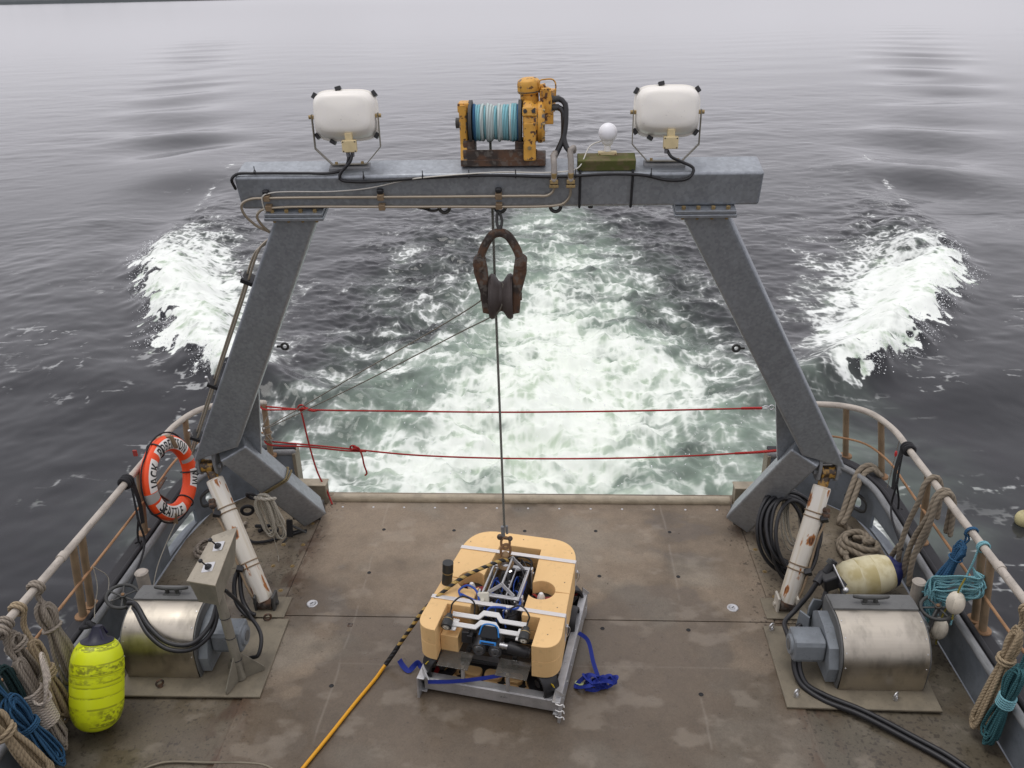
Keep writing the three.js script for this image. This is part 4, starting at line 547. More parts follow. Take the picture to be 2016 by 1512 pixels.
{
  const o = thing('underwater_vehicle', 'tan foam-topped remotely operated underwater vehicle with lights, cameras and thrusters', 'underwater vehicle', RV.pos, RV.rot);
  const arc = (cx, cz, r, a0, a1, n = 14) => Array.from({ length: n + 1 }, (_, i) => { const t = mix(a0, a1, i / n) * RAD; return [cx + r * Math.cos(t), cz + r * Math.sin(t)]; });
  const quadr = (a, b, c, n = 12) => Array.from({ length: n + 1 }, (_, i) => { const t = i / n; return [mix(mix(a[0], b[0], t), mix(b[0], c[0], t), t), mix(mix(a[1], b[1], t), mix(b[1], c[1], t), t)]; });
  const mir = (p) => p.map(([x, z]) => [-x, z]).reverse();
  const rearR = [[0.422, -0.1], ...quadr([0.405, -0.38], [0.40, -0.655], [0.19, -0.655])], inR = [[0.145, -0.515], [0.165, -0.19], ...arc(0.235, -0.095, 0.092, 220.6, 357)];
  const rear = [...rearR, ...mir(rearR), ...mir(inR), ...inR];
  const front = [[0.422, -0.098], ...quadr([0.445, 0.29], [0.447, 0.415], [0.33, 0.415]), [0.285, 0.415], [0.285, 0.165], [0.167, 0.165], ...arc(0.235, -0.095, 0.092, 139.4, 2)];
  const slab = (poly, y0, y1) => ext(poly.map(([x, z]) => [x, -z]), y1 - y0, 0.0025).rotateX(-Math.PI / 2).translate(0, y0, 0);
  for (const [y0, y1] of [[0.262, 0.382], [0.383, 0.5]]) { part('foam_block', slab(rear, y0, y1), MT.foam, o); part('foam_block', slab(front, y0, y1), MT.foam, o); part('foam_block', slab(mir(front).map(([x, z]) => [x === -0.285 ? -0.318 : x, z]), y0, y1), MT.foam, o); }
  part('foam_step', box(0.115, 0.125, 0.13, -0.258, 0.333, 0.27), MT.foam, o);
  for (const [x, z] of [[0.36, -0.52], [-0.36, -0.5], [0.37, -0.2], [-0.37, -0.25], [0.37, 0.05], [-0.38, 0.1], [0.36, 0.30], [-0.38, 0.32], [0, -0.6]]) part('pin', cyl([x, 0.4985, z], [x, 0.5012, z], 0.0045, 0.0045, 8), MT.railPost, o);
  // straps across the foam
  for (const [z, w, nm] of [[-0.423, 0.403, 'strap'], [0.118, 0.434, 'strap']]) { const s = part(nm, [box(w * 2 + 0.006, 0.006, 0.034, 0, 0.504, z, 0, 0, 0, 0.002), box(0.006, 0.2, 0.034, w + 0.002, 0.405, z), box(0.006, 0.2, 0.034, -w - 0.002, 0.405, z)], plain([0.72, 0.69, 0.66], 0.35, { metalness: 0.35 }), o); part('buckle', [box(0.012, 0.06, 0.03, w + 0.012, 0.40, z), tube([[w + 0.012, 0.43, z], [w + 0.03, 0.41, z], [w + 0.022, 0.36, z], [w + 0.012, 0.34, z]], 0.003)], MT.steelBright, s); }
  // vertical thrusters in the round wells
  for (const s of [-1, 1]) { const t = part('thruster', [cyl([s * 0.235, 0.33, -0.095], [s * 0.235, 0.405, -0.095], 0.088, 0.088, 28)], MT.black, o); part('blades', [0, 1, 2].map((k) => T(box(0.075, 0.006, 0.03, 0.04, 0, 0, 0.5, 0, 0, 0.002), 0, 0, 0, 0, k * 2.094 + 0.4, 0).translate(s * 0.235, 0.418, -0.095)), MT.redPlastic, t); part('hub', [lathe([[0.026, 0], [0.026, 0.03], [0.015, 0.055], [0.012, 0.06], [0, 0.062]], 18).translate(s * 0.235, 0.412, -0.095)], MT.whitePlastic, t); part('hub_cap', cyl([s * 0.235, 0.464, -0.095], [s * 0.235, 0.470, -0.095], 0.0135, 0.0135, 12), MT.black, t); }
  // electronics in the middle: dark cylinders and clutter
  part('pressure_housing', [cyl([-0.055, 0.36, -0.50], [-0.055, 0.36, 0.12], 0.062, 0.062, 24), cyl([0.075, 0.34, -0.45], [0.075, 0.34, 0.13], 0.052, 0.052, 24)], MT.black, o);
  part('end_ring', [ring(0.055, 0.008, 0.05, 0.42, -0.40, Math.PI / 2), ring(0.08, 0.007, 0.02, 0.43, -0.42, Math.PI / 2)], MT.black, o);
  part('base_tray', box(0.30, 0.02, 0.80, 0, 0.27, -0.12), MT.blackMatte, o);
  { const g = [], b = [], w = [], r = rng(5), R = (a, c) => a + (c - a) * r(); for (let i = 0; i < 22; i++) { const z = R(-0.42, 0.12), x = R(-0.13, 0.13); g.push(tube([[x, R(0.36, 0.42), z], [x + R(-0.07, 0.07), R(0.41, 0.47), z + R(-0.05, 0.07)], [x + R(-0.08, 0.08), R(0.40, 0.46), z + R(0.05, 0.14)], [x + R(-0.1, 0.1), R(0.35, 0.40), z + R(0.08, 0.18)]], R(0.0035, 0.006), { rad: 6, seg: 18 })); }
    for (let i = 0; i < 7; i++) { const z = R(-0.38, 0.08), x = R(-0.12, 0.12); b.push(tube([[x, 0.38, z], [x + R(-0.05, 0.05), R(0.43, 0.46), z + R(-0.03, 0.03)], [x + R(-0.06, 0.06), R(0.43, 0.46), z + R(0.04, 0.1)], [x, 0.38, z + 0.14]], 0.005, { rad: 6, seg: 18 })); }
    for (let i = 0; i < 12; i++) { const z = R(-0.4, 0.1), x = R(-0.12, 0.12); w.push(box(R(0.015, 0.035), R(0.012, 0.02), R(0.012, 0.03), x, R(0.42, 0.45), z, R(-0.5, 0.5), R(-1, 1), 0)); }
    part('wiring', g, MT.black, o); part('blue_cables', b, MT.blueCable, o); part('connectors', w, MT.steelBright, o); }
  // lifting frame
  const fr = part('lifting_frame', [bar([-0.12, 0.52, 0.06], [-0.12, 0.52, -0.27], 0.012, 0.022), bar([0.12, 0.52, 0.06], [0.12, 0.52, -0.27], 0.012, 0.022), bar([-0.10, 0.49, 0.05], [-0.10, 0.49, -0.27], 0.008, 0.016), bar([0.10, 0.49, 0.05], [0.10, 0.49, -0.27], 0.008, 0.016), bar([-0.125, 0.52, 0.05], [0.125, 0.52, 0.05], 0.03, 0.012), bar([-0.125, 0.52, -0.26], [0.125, 0.52, -0.26], 0.03, 0.012), bar([0.035, 0.52, 0.04], [0.035, 0.52, -0.25], 0.008, 0.018)], MT.alu, o);
  for (const z of [0.035, -0.245]) part('bail', [bar([-0.085, 0.525, z], [0.02, 0.615, z], 0.024, 0.010, [0, 0, 1]), bar([0.085, 0.525, z], [0.0, 0.615, z], 0.024, 0.010, [0, 0, 1])], MT.alu, o);
  part('lift_bar', bar([0.008, 0.605, 0.045], [0.008, 0.605, -0.255], 0.012, 0.016), MT.alu, o);
  for (const [x, z] of [[-0.14, 0.04], [0.14, 0.04], [-0.14, -0.25], [0.14, -0.25]]) part('bracket', [box(0.012, 0.16, 0.03, x, 0.46, z), cyl([x + Math.sign(x) * 0.004, 0.50, z], [x + Math.sign(x) * 0.013, 0.50, z], 0.007)], MT.alu, o);
  // sensor cylinder standing on the foam
  { const s = part('beacon', [cyl([-0.385, 0.50, -0.03], [-0.375, 0.585, -0.035], 0.034, 0.034, 22), cyl([-0.375, 0.592, -0.035], [-0.37, 0.66, -0.037], 0.036, 0.036, 22)], plain([0.025, 0.027, 0.026], 0.4), o); part('collar', cyl([-0.375, 0.585, -0.035], [-0.3745, 0.592, -0.035], 0.0365, 0.0365, 22), MT.brass, s); }
  // white camera bar with raised middle
  const crank = (y0) => [[-0.265, y0], [-0.265, y0 + 0.028], [-0.10, y0 + 0.028], [-0.072, y0 + 0.062], [0.028, y0 + 0.062], [0.058, y0 + 0.028], [0.215, y0 + 0.028], [0.215, y0], [0.075, y0], [0.045, y0 - 0.0], [0.018, y0 + 0.03], [-0.062, y0 + 0.03], [-0.09, y0]];
  for (const [z, dy] of [[0.225, 0.012], [0.30, 0]]) part('light_bar', T(ext(crank(0), 0.022, 0.003), 0, 0.445 + dy, z, -0.9, 0, 0), MT.whitePlastic, o);
  part('bar_plate', [box(0.06, 0.012, 0.10, -0.245, 0.448, 0.285), box(0.06, 0.012, 0.10, 0.195, 0.448, 0.285)], MT.whitePlastic, o);
  for (const [x, z, yw] of [[-0.272, 0.295, 0.05], [0.222, 0.305, 0.0]]) { // lamps
    const d = [yw * 0.5, -0.30, 0.95], p0 = [x, 0.50, z - 0.035], L = part('lamp', [aim(lathe([[0, 0], [0.020, 0], [0.022, 0.02], [0.0315, 0.026], [0.0315, 0.034], [0.029, 0.037], [0.0315, 0.040], [0.0315, 0.052], [0.0345, 0.056], [0.0345, 0.088], [0.030, 0.092], [0, 0.092]], 26), p0, d)], plain([0.02, 0.021, 0.02], 0.38), o);
    const D = V(...d).normalize(), e = (k) => [p0[0] + D.x * k, p0[1] + D.y * k, p0[2] + D.z * k];
    part('lens', cyl(e(0.0915), e(0.0935), 0.024, 0.023, 20), plain([0.42, 0.41, 0.36], 0.2), L);
    const ux = V(1, 0, 0), uy = D.clone().cross(ux).normalize(); part('led', Array.from({ length: 8 }, (_, i) => { const t = i / 8 * 2 * Math.PI, c = V(...e(0.0945)).addScaledVector(ux, 0.0125 * Math.cos(t)).addScaledVector(uy, 0.0125 * Math.sin(t)); return ball(0.0036, c.x, c.y, c.z, 1, 1, 1, 8); }), plain([0.85, 0.82, 0.70], 0.3), L);
    part('collar', cyl(e(0.036), e(0.041), 0.0322, 0.0322, 22), MT.brass, L);
    part('cable', tube([e(0), e(-0.04), [x + 0.01, 0.56, z - 0.07], [x + (x < 0 ? 0.06 : -0.05), 0.585, z - 0.12], [x + (x < 0 ? 0.13 : -0.12), 0.545, z - 0.13], [x + (x < 0 ? 0.14 : -0.16), 0.46, z - 0.10]], 0.0055), MT.black, L);
  }
  part('blue_cable', tube([[-0.25, 0.51, 0.09], [-0.275, 0.52, 0.05], [-0.23, 0.545, 0.02], [-0.16, 0.54, 0.05], [-0.13, 0.50, 0.10], [-0.19, 0.505, 0.09], [-0.25, 0.515, 0.075]], 0.0075), MT.blueCable, o);
  part('blue_cable', tube([[-0.06, 0.46, 0.18], [-0.045, 0.505, 0.155], [0.02, 0.52, 0.15], [0.10, 0.52, 0.148], [0.13, 0.51, 0.12], [0.12, 0.49, -0.05], [0.11, 0.46, -0.2]], 0.0075), MT.blueCable, o);
  part('cable_tie', box(0.022, 0.024, 0.012, 0.075, 0.523, 0.15), MT.whitePlastic, o);
  part('valve_box', [box(0.075, 0.09, 0.03, -0.105, 0.50, 0.075, -0.5, 0.1, 0.15, 0.008), cyl([-0.105, 0.505, 0.09], [-0.105, 0.515, 0.098], 0.012)], plain([0.66, 0.63, 0.52], 0.5), o);
  // stereo cameras and sonar below the bar
  for (const x of [-0.062, 0.04]) { const c = part('camera', [cyl([x, 0.375, 0.25], [x, 0.345, 0.345], 0.038, 0.040, 26), ring(0.037, 0.006, x, 0.345, 0.347, -0.3)], plain([0.05, 0.05, 0.052], 0.35), o); part('dome', ball(0.034, x, 0.342, 0.347, 1, 1, 0.6, 22), M({ rgb: [0.07, 0.072, 0.075], roughness: 0.08, clearcoat: 1 }), c); part('iris', cyl([x, 0.340, 0.366], [x, 0.339, 0.369], 0.009, 0.009, 12), MT.black, c); }
  { const s = part('sonar_head', [T(ext([[-0.055, 0], [0.055, 0], [0.062, 0.02], [0.040, 0.075], [-0.040, 0.075], [-0.062, 0.02]], 0.045, 0.006), 0.0, 0.405, 0.305, -0.6, 0, 0)], plain([0.025, 0.027, 0.03], 0.35), o); const pl = [[-0.062, 0.018], [-0.042, 0.078], [0.042, 0.078], [0.062, 0.018]].map(([a, b]) => [a, 0.405 + b * Math.cos(-0.6) + 0.046 * Math.sin(0.6), 0.305 - b * Math.sin(0.6) + 0.046 * Math.cos(0.6)]); part('trim', [tube(pl, 0.005, { rad: 6 }), box(0.105, 0.022, 0.012, 0, 0.415, 0.362, -0.5)], MT.blueTrim, s); part('slot', box(0.085, 0.009, 0.004, 0, 0.4165, 0.369, -0.5), MT.black, s); }
  part('side_camera', [cyl([0.12, 0.375, 0.325], [0.245, 0.365, 0.335], 0.036, 0.036, 20), cyl([0.245, 0.365, 0.335], [0.262, 0.364, 0.336], 0.030, 0.03, 20)], MT.black, o);
  part('hose_fitting', [cyl([0.065, 0.385, 0.33], [0.115, 0.38, 0.328], 0.017, 0.017, 12), cyl([0.082, 0.384, 0.33], [0.092, 0.383, 0.33], 0.022, 0.022, 6)], MT.steelBright, o);
  part('relay_box', [box(0.05, 0.075, 0.055, -0.155, 0.40, 0.31, -0.2, 0.1, 0, 0.006), box(0.035, 0.06, 0.04, -0.125, 0.395, 0.32)], MT.black, o);
  for (const x of [-0.145, 0.11, 0.175]) part('clear_bracket', [box(0.036, 0.075, 0.004, x, 0.31, 0.40), box(0.004, 0.075, 0.03, x - 0.018, 0.31, 0.385), box(0.004, 0.075, 0.03, x + 0.018, 0.31, 0.385)], MT.clear, o);
  for (const [x, w] of [[-0.205, 0.20], [0.165, 0.20]]) part('side_plate', box(w, 0.006, 0.14, x, 0.272, 0.395, 0.05), new THREE.MeshPhysicalMaterial({ color: 0xb9b4ab, roughness: 0.12, transmission: 0.85, thickness: 0, ior: 1.45 }), o);
  part('crossmember', [bar([-0.3, 0.30, 0.17], [0.28, 0.30, 0.17], 0.03, 0.03), bar([-0.15, 0.262, 0.3], [-0.15, 0.262, -0.5], 0.03, 0.02), bar([0.15, 0.262, 0.3], [0.15, 0.262, -0.5], 0.03, 0.02)], MT.blackMatte, o);
  part('front_crossmember', [bar([-0.20, 0.225, 0.33], [0.25, 0.215, 0.33], 0.016, 0.02), bar([-0.16, 0.22, 0.32], [-0.20, 0.10, 0.33], 0.018, 0.02)], MT.blackMatte, o);
  // vectored thrusters at the four lower corners
  for (const [x, z, a] of [[-0.325, 0.335, 0.7], [0.335, 0.345, -0.7], [-0.33, -0.45, -0.7], [0.345, -0.45, 0.7], [0.40, -0.22, 1.57]]) { const t = part('vectored_thruster', [T(lathe([[0.082, -0.055], [0.10, -0.055], [0.108, -0.02], [0.108, 0.03], [0.10, 0.055], [0.086, 0.055], [0.082, 0.0]], 30), x, 0.165, z, Math.PI / 2, 0, 0).translate(-x, 0, -z).rotateY(a).translate(x, 0, z)], MT.black, o);
    part('rotor', [0, 1, 2].map((k) => T(box(0.076, 0.028, 0.007, 0.04, 0, 0, 0.5, 0, 0, 0.002), 0, 0, 0, 0, 0, k * 2.094)).map((g) => g.rotateY(a).translate(x, 0.165, z)), MT.redPlastic, t); part('hub', T(cyl([0, 0, -0.07], [0, 0, 0.04], 0.03, 0.026, 16), 0, 0, 0, 0, a, 0).translate(x, 0.165, z), MT.black, t); if (z > 0) part('tag', box(0.03, 0.02, 0.004, x + (x < 0 ? -0.06 : 0.08), 0.215, z + 0.07, 0.3, a, 0.5, 0.001), plain([0.7, 0.5, 0.03], 0.5), t); }
}
{ // skid
  const o = thing('landing_skid', 'bare aluminium skid frame under the underwater vehicle', 'skid', RV.pos, RV.rot);
  const tAl = MT.alu;
  part('front_beam', [bar([-0.40, 0.085, 0.445], [0.455, 0.085, 0.445], 0.012, 0.085), bar([-0.40, 0.128, 0.42], [0.455, 0.128, 0.42], 0.055, 0.008)], tAl, o);
  for (const x of [-0.425, 0.47]) { const s = Math.sign(x), r = part('side_rail', [bar([x, 0.10, 0.50], [x, 0.10, -0.53], 0.012, 0.13), bar([x - s * 0.02, 0.166, 0.50], [x - s * 0.02, 0.166, -0.53], 0.05, 0.010), bar([x - s * 0.02, 0.037, 0.47], [x - s * 0.02, 0.037, -0.50], 0.05, 0.01)], tAl, o);
    for (let i = 0; i < 7; i++) part('rivet', cyl([x + s * 0.005, 0.11, 0.4 - i * 0.14], [x + s * 0.0105, 0.11, 0.4 - i * 0.14], 0.006, 0.006, 8), MT.steelBright, r);
    for (const z of [0.47, -0.48]) part('foot', T(ext([[-0.035, 0], [0.03, 0], [0.035, 0.07], [-0.03, 0.07]], 0.016, 0.003), x - 0.008, 0.0, z, 0, Math.PI / 2, 0), tAl, r); 
    for (const z of [-0.50, 0.46]) part('gusset', T(ext([[0, 0], [0.06, 0], [0.0, 0.07]], 0.008, 0.001), x - s * 0.03, 0.171, z, 0, s * 0.6, 0), tAl, r); }
  part('rear_beam', bar([-0.42, 0.10, -0.50], [0.465, 0.10, -0.50], 0.012, 0.10), tAl, o);
  part('cross_beam', [bar([-0.42, 0.06, 0.15], [0.465, 0.06, 0.15], 0.05, 0.03), bar([-0.42, 0.06, -0.2], [0.465, 0.06, -0.2], 0.05, 0.03)], tAl, o);
  for (const x of [-0.145, 0.14]) part('post', bar([x, 0.125, 0.435], [x, 0.268, 0.435], 0.022, 0.022, [0, 0, 1]), tAl, o);
  for (let i = 0; i < 5; i++) for (let j = 0; j < 2; j++) part('foam_pad', slabPad(-0.27 + i * 0.135, 0.265 + j * 0.10), MT.foam, o);
  function slabPad(x, z) { return ext(roundRect(0.115, 0.08, 0.03, 4), 0.03, 0.003).rotateX(-Math.PI / 2).translate(x, 0.045, z); }
  part('grid_plate', box(0.72, 0.012, 0.28, 0, 0.038, 0.30), MT.blackMatte, o);
  for (const y of [0.06, 0.11, 0.16]) part('cable_tie', tube([[0.45, y, 0.50], [0.478, y + 0.004, 0.512], [0.492, y - 0.006, 0.49], [0.50, y - 0.02, 0.495]], 0.0045, { rad: 5 }), MT.whitePlastic, o);
  // hand-written mark on the front beam
  const cv = document.createElement('canvas'); cv.width = 256; cv.height = 64; const c = cv.getContext('2d'); c.fillStyle = '#222'; c.font = 'italic 46px sans-serif'; c.fillText('R-001', 60, 48);
  const t = new THREE.CanvasTexture(cv); t.colorSpace = THREE.SRGBColorSpace; part('marking', nz(new THREE.PlaneGeometry(0.10, 0.025)).translate(0.12, 0.09, 0.4535), M({ map: t, roughness: 0.5, transparent: true }), o);
}
{ // tether
  const tt = texture(64, 64, (u, v) => { const f = ((u + v) % 1 + 1) % 1, n = vn(u * 16, v * 16, 16, 16); return f < 0.52 ? [0.018, 0.016, 0.014] : mix3([0.42, 0.24, 0.035], [0.58, 0.42, 0.15], n); });
  const o = thing('tether', 'umbilical tether, striped black and amber at the vehicle and plain yellow on deck', 'tether');
  part('spiral_wrap', tube([[-0.085, 0.585, 1.50], [-0.12, 0.615, 1.535], [-0.221, 0.605, 1.584], [-0.398, 0.565, 1.677], [-0.602, 0.45, 1.813], [-0.70, 0.315, 1.84], [-0.80, 0.165, 1.865]], 0.0130, { seg: 90, rad: 10, pitch: 0.062 }), M({ map: tt, roughness: 0.55 }), o);
  part('tape_wrap', tube([[-0.80, 0.165, 1.865], [-0.835, 0.11, 1.876], [-0.885, 0.04, 1.895]], 0.0155, { seg: 16, rad: 10 }), M({ rgb: [0.02, 0.02, 0.022], roughness: 0.5, bumpMap: tRopeB, bumpScale: 0.004 }), o);
  part('cable', tube([[-0.885, 0.04, 1.895], [-0.905, 0.028, 1.93], [-0.93, 0.026, 2.0], [-1.02, 0.026, 2.21], [-1.12, 0.026, 2.46], [-1.22, 0.026, 2.70], [-1.34, 0.026, 3.0], [-1.45, 0.026, 3.4], [-1.2, 0.026, 3.9]], 0.0112, { seg: 90, rad: 10 }), plain([0.76, 0.36, 0.012], 0.45), o);
}
{ // blue lashing straps
  function ribbon(pts, w, nrm = [0, 1, 0], th = 0.003) { const c = new THREE.CatmullRomCurve3(pts.map((p) => V(...p.slice(0, 3)))), n = Math.max(10, pts.length * 7), rings = []; const N0 = V(...nrm); for (let i = 0; i <= n; i++) { const p = c.getPoint(i / n), t = c.getTangent(i / n), tw = (() => { const f = i / n * (pts.length - 1), k = Math.min(pts.length - 2, Math.floor(f)); return mix(pts[k][3] || 0, pts[k + 1][3] || 0, f - k); })(); let N = N0.clone().addScaledVector(t, -N0.dot(t)).normalize(); const B = t.clone().cross(N).normalize(); N = N.clone().multiplyScalar(Math.cos(tw)).addScaledVector(B, Math.sin(tw)); const B2 = t.clone().cross(N).normalize(); rings.push([[1, 1], [-1, 1], [-1, -1], [1, -1]].map(([a, b]) => { const q = p.clone().addScaledVector(B2, a * w / 2).addScaledVector(N, b * th / 2); return [q.x, q.y, q.z]; })); } return loft(rings); }
  globalThis.ribbon = ribbon;
  single('front_strap', 'blue webbing strap slanting across the front of the skid', 'strap', ribbon([[...rvW(-0.37, 0.115, 0.462)], [...rvW(-0.2, 0.15, 0.455)], [...rvW(0.0, 0.20, 0.43)], [...rvW(0.15, 0.24, 0.40)]], 0.024, [0, 0.5, 1]), MT.webbing);
  single('strap_tail', 'loose curled blue strap end on deck beside the skid corner', 'strap', ribbon([[-0.80, 0.05, 1.865, 0.6], [-0.77, 0.03, 1.90, 0.3], [-0.73, 0.02, 1.93, 0.2], [-0.70, 0.045, 1.915, 0.8], [-0.675, 0.055, 1.89, 1.4], [-0.65, 0.03, 1.90, 0.6], [-0.61, 0.05, 1.875, 0.2], [-0.585, 0.15, 1.83, 1.0], [-0.575, 0.2, 1.80, 1.2]], 0.034, [0, 1, 0]), MT.webbing);
  const o = thing('ratchet_strap', 'blue ratchet strap running from the skid rail to a tangled heap on deck', 'strap');
  const A = rvW(0.48, 0.16, -0.13);
  part('webbing', ribbon([[...A], [0.435, 0.115, 1.72], [0.47, 0.06, 1.87], [0.495, 0.035, 1.965]], 0.026, [-0.3, 1, 0.9]), MT.webbing, o);
  { const r = rng(21), R = (a, b) => a + (b - a) * r(), g = []; for (let k = 0; k < 7; k++) { const cx = R(0.43, 0.55), cz = R(1.99, 2.07), pts = []; let a = R(0, 6); for (let i = 0; i < 6; i++) { pts.push([cx + R(0.03, 0.085) * Math.cos(a), R(0.02, 0.10), cz + R(0.02, 0.06) * Math.sin(a), R(-1.4, 1.4)]); a += R(0.8, 1.8); } g.push(ribbon(pts, 0.026, [0.3, 1, 0.2])); } part('tangle', g, MT.webbing, o); }
  part('hook', [ring(0.017, 0.004, 0.50, 0.035, 1.99, 1.2), tube([[0.50, 0.04, 1.975], [0.51, 0.06, 2.01], [0.50, 0.05, 2.04]], 0.006)], MT.steelBright, o);
  part('handle', ext(roundRect(0.06, 0.03, 0.012, 4), 0.012, 0.003).rotateX(-Math.PI / 2).rotateY(-0.4).translate(0.375, 0.022, 2.02), M({ rgb: [0.55, 0.62, 0.28], roughness: 0.4 }), o);
  part('ratchet', [box(0.05, 0.022, 0.028, 0.425, 0.028, 2.035, 0, -0.4, 0)], MT.blackMatte, o);
}
// ---------- rams, side winches, controls ----------
const tRam = texture(256, 1024, (u, v) => {       // v runs along the barrel from foot to head
  const a = fbm(u * 8, v * 40, 5, 8, 40), b = fbm(u * 3 + 5, v * 12, 4, 3, 12), end = ss(0.22, 0.02, v) * 0.16 + ss(0.965, 1.0, v) * 0.22;
  let c = mix3([0.66, 0.61, 0.50], [0.80, 0.77, 0.70], b); c = mix3(c, [0.55, 0.46, 0.30], ss(0.55, 0.75, fbm(u * 12, v * 6, 4, 12, 6)) * 0.5);
  const r = ss(0.655 - end, 0.72 - end, a); c = mix3(c, [0.40, 0.15, 0.035], r); c = mix3(c, [0.10, 0.04, 0.02], ss(0.74 - end, 0.80 - end, a)); return c;
});
const ramMat = M({ map: tRam, roughness: 0.45 });
function ram(s, label) {
  const o = thing('hydraulic_ram', label, 'hydraulic ram', [0, 0, 0], 0, 'rams that swing the gantry');
  const B = V(s * 1.855, 0.05, s < 0 ? 1.33 : 1.27), H = s < 0 ? V(-2.315, 0.9, 0.83) : V(2.14, 0.9, 0.86), D = H.clone().sub(B), L = D.length(); D.normalize();
  const at = (k, off = [0, 0, 0]) => [B.x + D.x * k + off[0], B.y + D.y * k + off[1], B.z + D.z * k + off[2]];
  part('barrel', aim(lathe([[0, 0], [0.060, 0], [0.0625, 0.006], [0.0625, L - 0.14], [0.059, L - 0.128], [0.03, L - 0.126], [0, L - 0.126]], 36), at(0.02), [D.x, D.y, D.z]), ramMat, o);
  part('rod_eye', [cyl(at(L - 0.12), at(L - 0.02), 0.036, 0.036, 18), cyl([H.x - 0.045, H.y, H.z], [H.x + 0.045, H.y, H.z], 0.052, 0.052, 22)], M({ map: texture(128, 128, (u, v) => mix3([0.36, 0.20, 0.04], [0.05, 0.03, 0.015], ss(0.42, 0.62, fbm(u * 6, v * 6, 4, 6, 6)))), roughness: 0.35 }, 0.18), o);
  const sx = -s, f = [0.0, 0.03, 0.055];
  part('port', [cyl(at(L - 0.26, [s * 0.035, 0, 0.03]), at(L - 0.26, [s * 0.062, 0.02, 0.075]), 0.020, 0.018), ball(0.026, ...at(L - 0.29, [s * 0.06, 0.01, 0.065]))], MT.rust, o);
  part('hard_line', tube([at(L - 0.28, [s * 0.062, 0.012, 0.068]), at(L - 0.36, [s * 0.068, 0, 0.055]), at(L - 0.45, [s * 0.056, 0.01, 0.056]), at(0.35, [s * 0.058, 0.01, 0.056]), at(0.16, [s * 0.06, 0.01, 0.056]), at(0.05, [s * 0.05, 0.01, 0.05])], 0.0085), MT.railPost, o);
  for (const k of [0.24, 0.66]) { const rg = [0, 0.038].map((d) => { const q = new THREE.Quaternion().setFromUnitVectors(V(0, 0, 1), D), g = nz(new THREE.TorusGeometry(0.0645, 0.0055, 6, 28)); g.applyMatrix4(new THREE.Matrix4().compose(V(...at(k * (L - 0.06) + 0.04 + d)), q, V(1, 1, 1))); return g; }); const c = part('band', rg, MT.railPost, o); part('clamp', box(0.05, 0.045, 0.04, ...at(k * (L - 0.06) + 0.05, [s * 0.058, 0.01, 0.058]), 0.4, 0, s * 0.4), MT.black, c); }
  part('foot_eye', [cyl([B.x - 0.05, B.y + 0.01, B.z], [B.x + 0.05, B.y + 0.01, B.z], 0.05, 0.05, 20)], MT.rust, o);
  part('clevis', [box(0.02, 0.13, 0.10, B.x - 0.065, 0.075, B.z, 0, 0, 0, 0.01), box(0.02, 0.13, 0.10, B.x + 0.065, 0.075, B.z, 0, 0, 0, 0.01), cyl([B.x - 0.09, B.y + 0.01, B.z], [B.x + 0.09, B.y + 0.01, B.z], 0.016)], s > 0 ? paint([0.6, 0.57, 0.5], 0.5) : MT.ironDark, o);
  part('foot_plate', box(0.30, 0.014, 0.22, B.x - s * 0.005, 0.016, B.z), MT.plateTan, o);
}
ram(-1, 'rusty white hydraulic ram beside the control pedestal');
ram(1, 'rusty white hydraulic ram standing in front of the coiled black hose');

